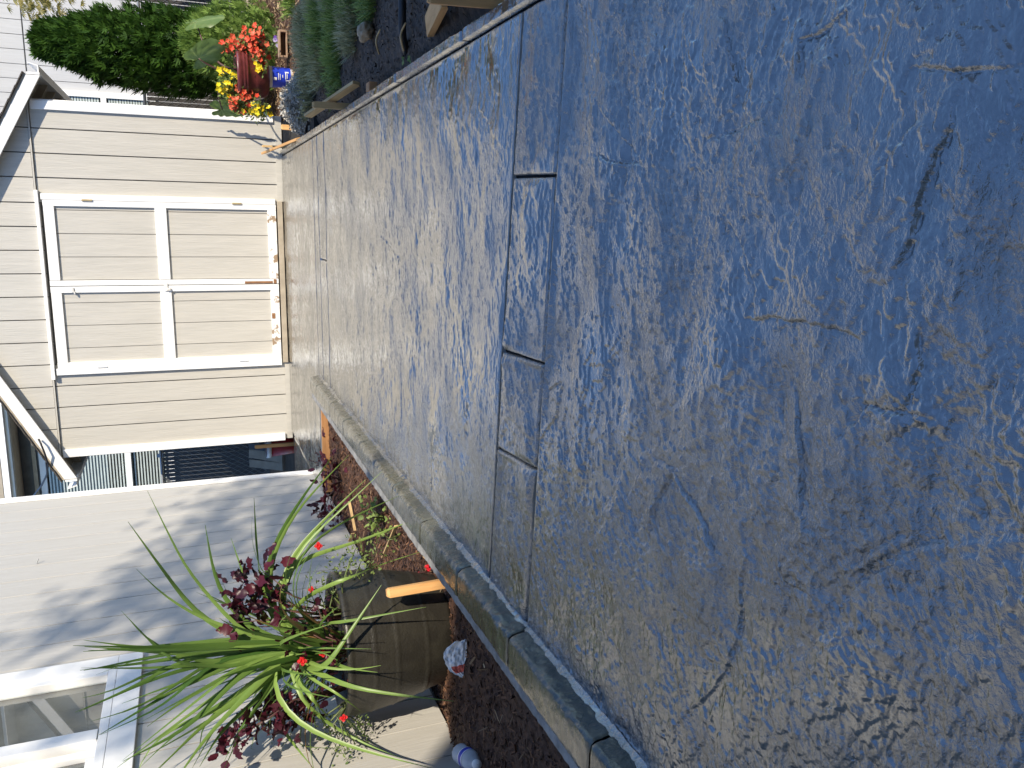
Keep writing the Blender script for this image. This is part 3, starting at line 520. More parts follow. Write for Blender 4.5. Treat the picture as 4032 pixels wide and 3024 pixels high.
for i in range(1, 38):
    o = sl0.copy(); COL.objects.link(o); o.location = (0, -.018, zb-wz+.05+.0485*i)
pane(wn, (0, -.032, 0), (2.58, .004, zt-zb-.05), 'glass2', 'y')
board(rd, 'eave_fascia', (-6.0, RY-.55, 3.86), (7.4, .03, .11), 'white'); board(rd, 'gutter', (-6.0, RY-.61, 3.90), (7.4, .08, .09), 'white'); board(rd, 'soffit', (-6.0, RY-.27, 3.80), (7.4, .55, .02), 'soffit')
board(rd, 'roof_edge', (-6.0, RY-.50, 3.985), (7.5, .30, .06), 'soffit'); 
v = [(-9.7, RY-.62, 4.0), (-2.3, RY-.62, 4.0), (-2.3, RY+5, 6.2), (-9.7, RY+5, 6.2)]; v += [(x, y, z+.05) for x, y, z in v]
B().add(v, [(0, 1, 2, 3), (7, 6, 5, 4), (0, 4, 5, 1), (2, 6, 7, 3), (3, 7, 4, 0), (1, 5, 6, 2)]).obj('roof', 'nsid', rd)
board(rd, 'wall_trim', (-5.0, RY+.03, 3.60), (4, .04, .06), 'soffit')

def fence(label, x0, x1, y, z0, z1, m, sp, wd):
    f = thing('chain_link_fence', label, 'fence', loc=(0, 0, 0))
    s0 = B().box((0, 0, 0), (wd, .008, z1-z0-.06)).mesh('fence_slat')
    n = int((x1-x0)/sp)
    for i in range(n):
        o = link('fence_slat', s0, m, f); o.location = (x0+sp*(i+.5), y, (z0+z1)/2)
    B().tube([(x0, y-.02, z1), (x1, y-.02, z1)], .021, 10).obj('top_rail', 'metal', f, smooth=True)
    for xp in np.arange(x0+.1, x1, 2.4): B().tube([(xp, y+.04, z0-.1), (xp, y+.04, z1+.05)], .03, 10).obj('post', 'metal', f, smooth=True)
    b = B(); d = .075; hh = z1-z0-.02
    for i in np.arange(x0-hh, x1+hh, d):
        for sg in (1, -1):
            a = np.array((i, y-.012, z0)); e = np.array((i+sg*hh*.62, y-.012, z1-.02))
            xa, xb = a[0], e[0]
            if max(xa, xb) < x0 or min(xa, xb) > x1: continue
            t0 = 0.0; t1 = 1.0
            for lim, sgn in ((x0, 1), (x1, -1)):
                for t in (0,): pass
            ts = sorted([(x0-xa)/(xb-xa), (x1-xa)/(xb-xa)]); t0, t1 = max(0, ts[0]), min(1, ts[1])
            if t1-t0 > .02: b.tube([a+(e-a)*t0, a+(e-a)*t1], .0022, 3)
    b.obj('wire_mesh', 'metal', f); return f
fence('dark slatted chain link fence behind the evergreen tree', 1.30, 5.0, 13.0, .03, 1.46, 'slat', .062, .052)
board(None, 'x', (0, 0, -5), (.01, .01, .01), 'dark'); bpy.data.objects.remove(bpy.data.objects['x'])
fence('grey slatted chain link fence in the gap between shed and house', -6.0, -2.4, 12.6, .08, 1.56, 'slatg', .062, .052)
k2 = thing('kick_board', 'brown board along the foot of the dark slatted fence', 'board'); board(k2, 'plank', (3.2, 12.93, .03), (3.8, .03, .10), 'soffit')
lean = thing('leaning_planks', 'old weathered planks leaning at the foot of the grey fence', 'planks')
for i, (x, dx, wd) in enumerate([(-3.55, .03, .14), (-3.40, -.02, .10), (-3.25, .06, .07), (-3.12, .02, .09), (-3.68, .0, .12)]):
    B().bar((x, 12.1, -.12), (x+dx, 12.45, .33), .02, wd, up=(1, 0, 0)).obj('plank', 'slatg' if i % 2 else 'soffit', lean)
bucket = thing('red_bucket', 'red bucket with white rim behind the shed corner', 'bucket', loc=(-2.93, 10.6, -.16))
B().lathe([(.115, 0), (.14, .34), (.132, .34), (.108, .012)], (0, 0, 0), 28, False).obj('body', 'red', bucket, smooth=True); B().lathe([(.140, .325), (.152, .33), (.152, .385), (.138, .385)], (0, 0, 0), 28, False).obj('rim', 'white', bucket, smooth=True)

# ================================================================== evergreen, globe bush, maple
def conifer(name, label, c, H, rf, n, m, size, group=None, tips=()):
    t = thing(name, label, 'tree' if H > 1.5 else 'shrub', group, loc=c)
    B().tube([(0, 0, -.15), (0, 0, H*.5), (0, 0, H*.85)], [.05, .035, .01], 8).obj('trunk', 'bark', t, smooth=True)
    z = H*RNG.random(n)**.85; a = RNG.uniform(0, 2*np.pi, n); rr = rf(z/H); lump = 1+.22*fbm(a*1.3+z*2, z*3.1, 1.3, 3); q = RNG.random(n)**.32; r = rr*lump*q
    P = np.stack([r*np.cos(a), r*np.sin(a), z], 1)
    for (tx, ty, tz, tr) in tips:
        k = int(n*.04); aa = RNG.uniform(0, 6.28, k); zz = RNG.random(k); P = np.concatenate([P, np.stack([tx+tr*(1-zz)*np.cos(aa)*RNG.random(k), ty+tr*(1-zz)*np.sin(aa)*RNG.random(k), tz+.22*zz], 1)]); a = np.concatenate([a, aa]); q = np.concatenate([q, np.ones(k)])
    n = len(P); out = np.stack([np.cos(a), np.sin(a), np.zeros(n)], 1); up = np.stack([out[:, 0]*.55, out[:, 1]*.55, np.full(n, .8)], 1)+RNG.normal(0, .33, (n, 3)); up /= np.linalg.norm(up, axis=1)[:, None]
    sd = np.cross(up, out+RNG.normal(0, .6, (n, 3))); sd /= np.linalg.norm(sd, axis=1)[:, None]; s = size*RNG.uniform(.6, 1.3, n)[:, None]
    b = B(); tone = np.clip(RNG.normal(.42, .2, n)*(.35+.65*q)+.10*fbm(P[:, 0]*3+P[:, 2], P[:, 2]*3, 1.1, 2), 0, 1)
    for off, ln, wd in ((0, 1.0, .20), (.55, .75, .16), (-.55, .75, .16), (1.0, .5, .13), (-1.0, .5, .13)):
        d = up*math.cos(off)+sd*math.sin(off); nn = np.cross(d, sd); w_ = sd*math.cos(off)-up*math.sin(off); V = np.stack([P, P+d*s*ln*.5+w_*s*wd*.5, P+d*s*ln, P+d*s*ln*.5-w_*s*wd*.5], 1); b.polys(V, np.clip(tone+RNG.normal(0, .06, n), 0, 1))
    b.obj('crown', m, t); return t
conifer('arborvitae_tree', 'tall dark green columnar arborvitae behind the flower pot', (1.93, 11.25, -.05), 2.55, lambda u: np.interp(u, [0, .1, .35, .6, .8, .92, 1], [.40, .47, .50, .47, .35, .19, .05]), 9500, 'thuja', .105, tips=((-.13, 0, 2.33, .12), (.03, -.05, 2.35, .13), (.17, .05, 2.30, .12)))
conifer('golden_conifer', 'small lime green feathery conifer between the arborvitae and the flowers', (1.90, 10.35, -.05), .98, lambda u: np.interp(u, [0, .3, .6, .85, 1], [.42, .50, .45, .28, .08]), 3000, 'globe', .085)
maple = thing('maple_tree', 'maple branch with yellowing narrow leaves hanging before the grey panelled house', 'tree')
B().tube([(4.6, 11.6, -.2), (4.5, 11.6, 1.6), (4.1, 11.5, 2.7), (3.3, 11.4, 3.2), (2.75, 11.4, 3.05)], [.10, .09, .06, .03, .012]).obj('trunk', 'bark', maple, smooth=True)
mc = [atY(x, y, 11.4) for x, y in ((60, -30), (100, -10), (130, 15), (160, -25), (200, -10), (225, -40), (260, -30), (130, -60), (300, -70), (110, 30), (190, 15))]
b = B()
for c in mc:
    b.tube([c+np.array((.15, 0, .12)), c+np.array((.05, .02, .05)), c-np.array((.03, 0, .02))], .004, 4, .1)
    for i in range(16):
        q = c+RNG.normal(0, .085, 3); dd = np.array((RNG.normal(-.2, .4), RNG.normal(0, .4), -1.0)); dd /= np.linalg.norm(dd)
        for an in (-.9, -.45, 0, .45, .9):
            sdv = np.array((1, RNG.normal(0, .3), 0)); d2 = dd*math.cos(an)+sdv*math.sin(an); pp = np.cross(d2, (0, 1, 0)); b.polys(np.array([[q, q+d2*.035+pp*.006, q+d2*.075, q+d2*.035-pp*.006]]), np.array([RNG.random()**1.3]))
b.obj('crown', 'maple', maple)

# ================================================================== strap leaved plant and dark planter
PC = np.array((-2.06, 3.72, -.075)); PR = .335
pl = thing('planter', 'large dark olive round planter with ringed sides in the mulch bed', 'planter', loc=tuple(PC))
pf = [(.250, 0), (.262, .004)]
def rp(z): return .262+.082*math.sin(min(1, z/.50)*math.pi/2)
for z in np.arange(.02, .50, .01):
    rg = any(abs(z-q) < .004 for q in (.14, .29, .40)); pf.append((rp(z)+(.004 if rg else 0), z))
pf += [(rp(.5), .498), (rp(.5)+.004, .506), (rp(.5)+.005, .522), (rp(.5)-.001, .530), (rp(.5)-.022, .530), (rp(.5)-.030, .515), (rp(.5)-.034, .47)]
B().lathe(pf, (0, 0, 0), 72, False).obj('bowl', 'planter', pl, smooth=True)
B().lathe([(.001, .475), (.15, .482), (.312, .47)], (0, 0, 0), 30, False).obj('potting_soil', 'soil', pl, smooth=True)
base = PC+np.array((.0, -.02, .49))
strap = thing('strap_leaf_plant', 'big grassy plant with long arching green strap leaves growing in the dark planter', 'plant', loc=tuple(base))
def bez(P, n=14):
    P = np.array(P, float); t = np.r_[0, np.cumsum(np.linalg.norm(np.diff(P, axis=0), axis=1))]; t /= t[-1]; u = np.linspace(0, 1, n); o = np.stack([np.interp(u, t, P[:, i]) for i in range(3)], 1)
    for _ in range(3): o[1:-1] = .25*o[:-2]+.5*o[1:-1]+.25*o[2:]
    return o
def nearpt(x, y, c, jit=0.):
    d = ray(x, y); d = d/np.linalg.norm(d); t = (c-CAM)@d+jit; p = CAM+d*t
    if p[0] < HX+.05: p = atX(x, y, HX+.05)
    return p
blades = [([(580, 1932), (694, 2165), (738, 2254), (976, 2520)], .5), ([(504, 2054), (624, 2219), (770, 2417), (960, 2525)], .5), ([(808, 2067), (846, 2290), (922, 2417), (1040, 2510)], .35), ([(537, 2240), (635, 2341), (776, 2428), (1003, 2509)], .5), ([(504, 2433), (575, 2525), (732, 2596), (930, 2610), (1080, 2560)], .7),
 ([(287, 2542), (600, 2550), (976, 2536), (1100, 2530)], .15), ([(347, 2561), (800, 2560), (1080, 2545)], .2), ([(315, 2639), (597, 2607), (922, 2552), (1090, 2540)], .3), ([(312, 2802), (488, 2726), (597, 2672), (814, 2612), (1080, 2560)], .2), ([(390, 2894), (597, 2770), (868, 2612), (1090, 2550)], .0), ([(461, 3022), (651, 2883), (976, 2645), (1110, 2560)], .5), ([(542, 3030), (705, 2872), (1030, 2666), (1120, 2580)], .25), ([(613, 3040), (814, 2840), (1057, 2666), (1130, 2580)], .55), ([(754, 3030), (868, 2829), (1030, 2700), (1130, 2590)], .4), ([(480, 2770), (700, 2690), (950, 2600)], .3), ([(560, 2840), (760, 2730), (1000, 2600)], .45),
 ([(880, 3035), (950, 2880), (1060, 2720), (1140, 2590)], .3), ([(1306, 1801), (1163, 1997), (1060, 2180), (1040, 2330), (1090, 2500)], .3), ([(1374, 1791), (1217, 1953), (1136, 2051), (1050, 2250), (1100, 2490)], .6), ([(1439, 1888), (1271, 2051), (1150, 2180), (1090, 2330), (1120, 2500)], .8), ([(1504, 1856), (1325, 2024), (1180, 2150), (1100, 2330), (1120, 2500)], .75), ([(1570, 1953), (1380, 2040), (1239, 2122), (1120, 2280), (1110, 2480)], .9), ([(1656, 2037), (1488, 2105), (1304, 2170), (1179, 2189), (1060, 2330), (1070, 2480)], .95), ([(1678, 2170), (1488, 2225), (1380, 2270), (1190, 2352), (1119, 2428), (1110, 2520)], .9),
 ([(1678, 2390), (1553, 2411), (1380, 2444), (1200, 2468), (1130, 2490), (1100, 2540)], .75), ([(1502, 2303), (1380, 2482), (1277, 2639), (1180, 2620)], .7), ([(1461, 2555), (1250, 2550), (1081, 2552), (1060, 2560)], .5), ([(1787, 2761), (1570, 2737), (1380, 2710), (1190, 2623), (1120, 2560)], .8), ([(1700, 3025), (1434, 2959), (1217, 2883), (1080, 2775), (1060, 2640), (1090, 2560)], .85), ([(1586, 2986), (1488, 2954), (1325, 2873), (1179, 2759), (1150, 2640), (1110, 2560)], .8), ([(1233, 3024), (1108, 2873), (1060, 2748), (1090, 2590)], .75), ([(1330, 2600), (1260, 2560), (1190, 2560), (1130, 2550)], .8), ([(1000, 1960), (1010, 2200), (1050, 2420)], .25), ([(910, 2120), (980, 2330), (1070, 2480)], .3)]
front = lambda x, y: float(sst(1120, 1300, x)*(2240 < y < 2800))
blades += [([(x+RNG.normal(0, 38), y+RNG.normal(0, 30)) if i < len(P)-1 else (x, y) for i, (x, y) in enumerate(P)], tn+RNG.normal(0, .15)) for P, tn in blades[4:17]+blades[5:14]]
blades += [([(1420, 2800), (1330, 2730), (1230, 2680), (1150, 2600)], 1.3), ([(1300, 2830), (1230, 2750), (1170, 2680), (1130, 2590)], 1.4), ([(1500, 2620), (1400, 2640), (1280, 2630), (1180, 2590)], 1.1)]
for P, tn in blades:
    jit = RNG.normal(-.05, .12); n = len(P); pts = [nearpt(x, y, base, jit*(1-i/(n-1))*(0 if front(x, y) > .2 else 1)-.42*front(x, y)) for i, (x, y) in enumerate(P)]+[base+RNG.normal(0, .02, 3)*np.array((1, 1, .2))]
    if pts[0][2] < -.02: pts[0][2] = -.02
    c = bez(pts[::-1], 18); u = np.linspace(0, 1, 18); wd = .029*RNG.uniform(.65, 1.15)*np.minimum(1, .6+1.6*u)*np.clip((1-u)/.55, 0.03, 1)**.8
    view = CAM-c; hz = np.cross(np.gradient(c, axis=0), view)
    (B().ribbon(c-base, wd, hz+RNG.normal(0, .12, 3), np.clip(tn+.18*np.sin(u*5)+.25*(u-.5)+RNG.normal(0, .10), 0, 1.6), .20)).obj('leaf', 'strap', strap, smooth=True)
for i in range(80):
    a = RNG.uniform(0, 2*np.pi); L = RNG.uniform(.45, 1.0); el = RNG.uniform(.75, 1.45); dr = RNG.uniform(.1, 1.3); u = np.linspace(0, 1, 14); h = L*(u*math.cos(el)+.25*dr*u*u); z = L*(u*math.sin(el)-.62*dr*u**2.4)
    st = np.array((math.cos(a), math.sin(a)))*RNG.uniform(0, .07); p = np.stack([st[0]+h*math.cos(a), st[1]+h*math.sin(a), z], 1)
    p[:, 0] = np.maximum(p[:, 0], HX+.04-base[0]); p[:, 2] = np.maximum(p[:, 2], -.5)
    wd = .024*RNG.uniform(.7, 1.1)*np.minimum(1, .6+1.6*u)*np.clip((1-u)/.55, .03, 1)**.8
    dry = RNG.random() < .10
    B().ribbon(p, wd, (-math.sin(a), math.cos(a), 0), np.clip(RNG.normal(.38, .2)+.15*u, 0, 1), .2).obj('leaf', 'dry' if dry else 'strap', strap, smooth=True)

def leafblob(b, c, d, nrm, ln, wd, tone, crinkle=.12):
    d = d/np.linalg.norm(d); s = np.cross(nrm, d); s /= np.linalg.norm(s)+1e-9; nn = np.cross(d, s); u = np.linspace(0, 1, 9); prof = np.array([.12, .62, .98, .88, 1.0, .74, .70, .36, .03])
    rows = []
    for k, (uu, w_) in enumerate(zip(u, prof)):
        ctr = c+d*ln*uu-nn*ln*.22*uu*uu; e = wd*w_/2*(1+RNG.normal(0, .10)); f1, f2 = RNG.normal(0, crinkle, 2)*wd; rows += [ctr-s*e+nn*(f1+.12*wd), ctr, ctr+s*e+nn*(f2+.12*wd)]
    f = []
    for i in range(8): a = 3*i; f += [(a, a+1, a+4, a+3), (a+1, a+2, a+5, a+4)]
    b.add(rows, f, np.clip(tone+RNG.normal(0, .06, 27), 0, 1)); return b
def bushy(name, label, cat, c, pts, nleaf, ln, wd, m, group=None, tl=(0, 1), stemm='stem', down=.0, rad=None):
    t = thing(name, label, cat, group, loc=tuple(c)); st = B(); b = B()
    for p in pts:
        p = np.array(p)-c; mid = p*.5+np.array((0, 0, .04))+RNG.normal(0, .015, 3); st.tube([(p[0]*.15, p[1]*.15, 0), mid, p], [.005, .004, .002], 5)
        for i in range(nleaf):
            q = p+RNG.normal(0, 1, 3)*(rad or ln*.42)*np.array((1, 1, .8)); d = q-p+np.array((0, 0, .02-down))+RNG.normal(0, .02, 3); nr = np.array((RNG.normal(0, .5), RNG.normal(-.2, .5), 1.0)); leafblob(b, q, d, nr, ln*RNG.uniform(.6, 1.2), wd*RNG.uniform(.6, 1.2), RNG.uniform(*tl))
    st.obj('stem', stemm, t, smooth=True); b.obj('foliage', m, t, smooth=True); return t
def npts(L, c, j=.08): return [nearpt(x, y, np.array(c), RNG.normal(0, j)) for x, y in L]
pb = PC+np.array((0, 0, .50))
bushy('coleus_plant', 'dark maroon coleus with large crinkled leaves rising above the planter', 'plant', pb+np.array((.12, 0, 0)), npts([(960, 2290), (1000, 2270), (1040, 2250), (1010, 2320), (960, 2370), (1000, 2390), (1040, 2340), (930, 2450), (980, 2470), (1060, 2390)], pb+np.array((.14, -.03, .15))), 9, .075, .058, 'coleus', 'coleus plants in the planter')
bushy('coleus_plant', 'dusky maroon coleus drooping low over the far side of the planter against the wall', 'plant', pb+np.array((-.2, -.05, 0)), npts([(1000, 2800), (960, 2860), (920, 2890), (1010, 2860), (1060, 2820), (1120, 2790), (1150, 2740), (1190, 2790), (1130, 2850), (890, 2920), (1180, 2830), (1100, 2760)], pb+np.array((-.18, -.12, .03))), 9, .064, .05, 'coleus', 'coleus plants in the planter', (.2, 1))
bushy('coleus_plant', 'small wilted maroon coleus leaves hanging over the planter rim', 'plant', pb+np.array((.05, -.2, -.01)), npts([(1310, 2520), (1290, 2420), (1330, 2640), (1300, 2700), (1320, 2560), (1180, 2470), (1150, 2520), (1250, 2380), (1200, 2600)], pb+np.array((.02, -.26, .02)), .03), 5, .05, .034, 'coleus', 'coleus plants in the planter', (.0, .7))
bushy('trailing_herb', 'dry yellow green trailing herb spilling over the planter edge', 'plant', pb+np.array((.2, -.1, 0)), npts([(1330, 2230), (1380, 2200), (1430, 2190), (1300, 2250), (1350, 2270), (1250, 2320), (1260, 2400), (1400, 2160), (1460, 2230), (1310, 2340), (1420, 2260), (1480, 2180)], pb+np.array((.27, .0, -.03))), 26, .022, .011, 'herb', None, (.3, 1), 'gstem', rad=.035)
bushy('bidens_plant', 'green feathery trailing plant with small flowers on the wall side of the planter', 'plant', pb+np.array((-.2, -.15, 0)), npts([(1380, 2800), (1420, 2830), (1400, 2870), (1360, 2860), (1300, 2900), (1340, 2930), (1400, 2930), (1440, 2870), (1280, 2860), (1370, 2960)], pb+np.array((-.26, -.12, -.04)), .04), 24, .021, .010, 'herb', None, (.0, .8), 'gstem', rad=.03)
def flower(name, label, c, r, m, petals=5, group=None):
    t = thing(name, label, 'flower', group, loc=tuple(c)); vw = (CAM-c)/np.linalg.norm(CAM-c); a = np.cross(vw, (0, 0, 1)); a /= np.linalg.norm(a); bq = np.cross(a, vw); b = B()
    for ring, rr, tn in ((0, 1.0, .3), (1, .62, .9)):
        for i in range(petals):
            an = 2*np.pi*i/petals+ring*.5+RNG.normal(0, .1); d = a*math.cos(an)+bq*math.sin(an); s = np.cross(d, vw); rr2 = r*rr*RNG.uniform(.85, 1.1)
            b.add([vw*.004*ring, d*rr2*.55+s*rr2*.45+vw*(.006+.006*ring), d*rr2*.95+s*rr2*.18+vw*.01*RNG.random(), d*rr2*.95-s*rr2*.18+vw*.006, d*rr2*.55-s*rr2*.45+vw*(.006+.006*ring)], [(0, 1, 2, 3, 4)], tn)
    b.obj('petals', m, t); B().tube([(0, 0, -.002), tuple(-vw*.03+np.array((0, 0, -.03)))], .002, 5).obj('stem', 'gstem', t); return t
for x, y, r, lb in ((1190, 2604, .024, 'red begonia bloom in front of the planter leaves'), (1254, 2150, .022, 'red begonia bloom held out toward the shed above the dry herb'), (1226, 2322, .017, 'small red begonia bloom under the arching blade'), (1272, 2572, .022, 'red begonia bloom with yellow eye at the planter rim'), (1353, 2826, .018, 'red begonia bloom among the feathery leaves by the wall'), (1404, 2690, .014, 'single red petal bloom fallen against the planter side'), (1375, 2688, .018, 'dark red begonia bloom beside the planter rim')):
    flower('begonia_flower', lb, nearpt(x, y, pb+np.array((.05, -.27 if y > 2400 else -.05, 0))), r, 'begflower', 4, 'red begonia blooms on the planter')

# ---- plants and scraps in the left bed
def gp(x, y, z=-.06): return atZ(x, y, z)
c = gp(1340, 1900); bushy('wilted_coleus', 'clump of wilted purple coleus lying in the bed by the house corner', 'plant', c, [c+np.array(v) for v in ((-.30, .05, .06), (-.22, .12, .10), (-.15, -.05, .12), (0, .0, .10), (.12, .05, .09), (.2, -.1, .08), (-.1, -.25, .11), (-.22, -.32, .10), (.05, -.18, .12), (-.3, -.2, .08), (.1, .3, .05), (.0, .5, .04))], 9, .085, .045, 'coleus', None, (.25, 1), rad=.07)
c = gp(1510, 2040); bushy('begonia_plant', 'low glossy green begonia plant by the form board', 'plant', c, [c+np.array(v) for v in ((-.05, .05, .05), (.04, .1, .06), (0, 0, .07), (.05, -.08, .05), (-.06, -.05, .05), (.03, .2, .04))], 7, .05, .04, 'lavg', None, (.1, .8), 'gstem', rad=.035)
c = gp(1565, 2110); bushy('begonia_plant', 'weedy little seedlings in sunlit mulch next to the planter', 'plant', c, [c+np.array(v) for v in ((-.03, .05, .02), (.04, .06, .03), (0, -.04, .03))], 6, .022, .015, 'lavg', None, (.2, .9), 'gstem', rad=.02)
c = gp(1690, 2250, -.04); bushy('fallen_leaf', 'magenta fallen coleus leaf on the mulch at the foot of the wooden stake', 'leaf', c, [c+np.array((0, 0, .02))], 3, .05, .04, 'begflower', None, (0, .2), rad=.02)
def stick(label, p, q, w_, h_, m='pineg', name='wood_scrap', cat='wood'):
    p, q = np.array(p), np.array(q); c = (p+q)/2; L = np.linalg.norm(q-p); o = B().box((0, 0, 0), (w_, h_, L)).obj(name, m, bevel=.0015); o.location = c; o.rotation_euler = Vector(q-p).to_track_quat('Z', 'X').to_euler(); return tag(o, label, cat, None)
stick('pale split stick lying in sunny mulch beside the begonia plant', gp(1508, 2195, -.035), gp(1560, 2070, -.03), .022, .010)
stick('grey split stick lying between the coleus clump and the wall', gp(1375, 1975, -.035), gp(1398, 2090, -.035), .02, .008)
stick('short broken stick in the mulch near the house wall', gp(1370, 2150, -.035), gp(1390, 2100, -.035), .03, .006)
yy = np.linspace(-1.5, 7.24, 900); ss = np.linspace(0, 1, 16); Yg, Sg = np.meshgrid(yy, ss, indexing='ij'); pz_ = np.interp(Sg, [0, .08, .14, .80, .88, 1], [-.12, .035, .062, .066, .045, -.12]); px_ = np.interp(Sg, [0, .08, .14, .80, .88, 1], [-1.5275, -1.529, -1.533, -1.580, -1.590, -1.592])
form = grid('form_board', px_-(Sg > .5)*(.006*fbm(Yg*0+3, Yg, 5, 4)+.003*fbm(Yg*0+8, Yg, 40, 2)), Yg, pz_+(pz_ > 0)*(.004*fbm(Sg*.06, Yg, 20, 4, .6)-.004*sst(3.6, 3.5, Yg)), 'slop'); tag(form, 'long form board edged with cement along the outside of the left curb', 'board')
ff = board(None, 'form_board', (-2.02, 7.215, -.075), (.90, .038, .135), 'cedar', .003); tag(ff, 'orange brown form board closing the end of the mulch bed', 'board')

# ---- stakes
def stake(label, p, q, wd, th, m='pine', up=(1, 0, 0), group='wooden form stakes'):
    p, q = np.array(p, float), np.array(q, float); x = (q-p); L = np.linalg.norm(x); o = B()
    o.add([(-wd/2, -th/2, 0), (wd/2, -th/2, 0), (wd/2, th/2, 0), (-wd/2, th/2, 0), (-wd/2, -th/2, L-.012), (wd/2, -th/2, L-.012), (wd/2, th/2, L-.012), (-wd/2, th/2, L-.012), (-wd/2+.006, -th/2+.005, L), (wd/2-.006, -th/2+.005, L), (wd/2-.006, th/2-.005, L), (-wd/2+.006, th/2-.005, L)],
          [(3, 2, 1, 0), (0, 1, 5, 4), (1, 2, 6, 5), (2, 3, 7, 6), (3, 0, 4, 7), (4, 5, 9, 8), (5, 6, 10, 9), (6, 7, 11, 10), (7, 4, 8, 11), (8, 9, 10, 11)])
    ob = o.obj('wooden_stake', m); z = Vector(x).normalized(); u = Vector(up); xx = (u-z*u.dot(z)).normalized(); yy = z.cross(xx); ob.matrix_world = Matrix(((xx.x, yy.x, z.x, p[0]), (xx.y, yy.y, z.y, p[1]), (xx.z, yy.z, z.z, p[2]), (0, 0, 0, 1)))
    return tag(ob, label, 'stake', group)
s0 = atZ(1722, 2302, 0.0); s0 = np.array((-1.612, 3.42, -.2)); tp = nearpt(1522, 2336, np.array((-1.63, 3.45, .18))); stake('upright pine stake holding the form board in front of the dark planter', (tp[0]+.01, tp[1], -.2), tp, .042, .040, 'pine', (1, .3, 0))
tg = atY(1003, 1760, 9.78); stake('sunlit stake standing in the gap at the left corner of the shed', (tg[0], 9.78, -.2), tg, .040, .03, 'pine')
ta = atY(1106, 500, 8.02); stake('upright stake at the strip edge nearest the right shed corner', (ta[0]-.01, 8.0, -.2), ta, .045, .03, 'pine')
stake('slanted sunlit brace crossing a thin stake in front of the shed siding', atY(1163, 532, 8.15)-np.array((.03, 0, .03)), atY(1036, 603, 9.3), .05, .022, 'pine', (0, 1, 0))
tb = atY(1030, 575, 9.35); stake('thin upright stake behind the slanted brace at the shed', (tb[0], 9.35, -.2), tb, .022, .02, 'pineg')
tc_ = atY(1229, 412, 5.75); stake('upright shaded stake crossed by a long brace beside the grey foliage plant', (tc_[0]+.005, 5.75, -.2), tc_, .042, .025, 'pineg')
stake('long shaded brace lying slanted across the upright stake on dark soil', atZ(1405, 340, -.03)+np.array((.02, 0, .0)), atY(1210, 458, 6.15), .055, .02, 'pineg', (0, .3, 1))
td_ = atY(1682, -12, 2.92); stake('thick new pine stake leaning by the joint of the edge strip', (.740, 2.83, -.2), (td_[0], 2.92, td_[2]), .085, .04, 'pine', (.2, 1, 0))
stake('short kicker board resting on dark soil against the thick stake', atZ(1690, 105, -.03), (.80, 3.08, .10), .085, .03, 'pine', (1, .6, 0))
blk = board(None, 'wood_block', tuple(atZ(1464, 352, -.01)+np.array((.012, 0, 0))), (.05, .09, .05), 'cedar', .004); tag(blk, 'small orange wood block wedged behind the edge strip', 'block')

# ---- torn paper and bottle
def scrap():
    n = 30; s_ = np.linspace(0, 1, n); S, T = np.meshgrid(s_, s_); p0 = gp(1838, 2515, -.045); p1 = gp(1842, 2660, -.045); ax = p1-p0; up = np.array((-.035, .050, .085))
    top = np.interp(T, [0, .12, .3, .6, .8, 1], [.55, 1.0, 1.12, 1.0, .8, .35])+.10*fbm(T*3, T*0+2, 2, 3); low = .12*np.abs(fbm(T*3+4, T*0, 2.5, 3)); v = low+(top-low)*S; cr = .014*fbm(T*2, S*2, 2.2, 4, .6)
    X = p0[0]+ax[0]*T+up[0]*v+cr; Y = p0[1]+ax[1]*T+up[1]*v-cr-.02*S*(1-S); Z = np.maximum(p0[2]+up[2]*v+cr*.5, zL(X, Y)+.004)
    o = grid('paper_scrap', X, Y, Z, 'paper'); o.data.materials.append(M['paperred'])
    k = np.arange((n-1)*(n-1)) // (n-1); c = np.arange((n-1)*(n-1)) % (n-1); mi = np.where((k > 18) & (k < 25) & (c < 24), 1, 0); o.data.polygons.foreach_set('material_index', mi.astype(np.int32)); return tag(o, 'torn white paper bag scrap with a red band propped at the foot of the planter', 'paper')
scrap()
b0 = gp(1822, 2962, .0); b1 = gp(1950, 3050, .0); ax = (b1-b0); ax = ax/np.linalg.norm(ax)
bt = thing('water_bottle', 'crushed clear plastic water bottle with blue label lying on the mulch', 'bottle', loc=tuple(b0+np.array((0, 0, .012)))); bt.rotation_euler = (0, R(90), math.atan2(ax[1], ax[0])); bt.scale = (1.3, 1.3, 1.2)
pr_ = [(.010, 0), (.028, .001), (.032, .008)]
for i in range(5): z = .014+i*.013; pr_ += [(.0325, z), (.029, z+.005), (.0325, z+.010)]
pr_ += [(.033, .082), (.0325, .135), (.030, .15), (.022, .175), (.0135, .190), (.013, .205)]
B().lathe(pr_, (0, 0, 0), 36, False).obj('body', 'pet', bt, smooth=True)
B().lathe([(.0335, .085), (.0337, .088), (.0337, .128), (.0335, .131)], (0, 0, 0), 36, False).obj('label_wrap', 'blue', bt, smooth=True); B().lathe([(.0339, .0855), (.0341, .0935)], (0, 0, 0), 36, False).obj('label_band', 'white', bt, smooth=True); B().lathe([(.0339, .1225), (.0341, .1305)], (0, 0, 0), 36, False).obj('label_band', 'white', bt, smooth=True)
B().lathe([(.0148, .196), (.0148, .212), (.001, .213)], (0, 0, 0), 24, False).obj('cap', 'white', bt, smooth=True)

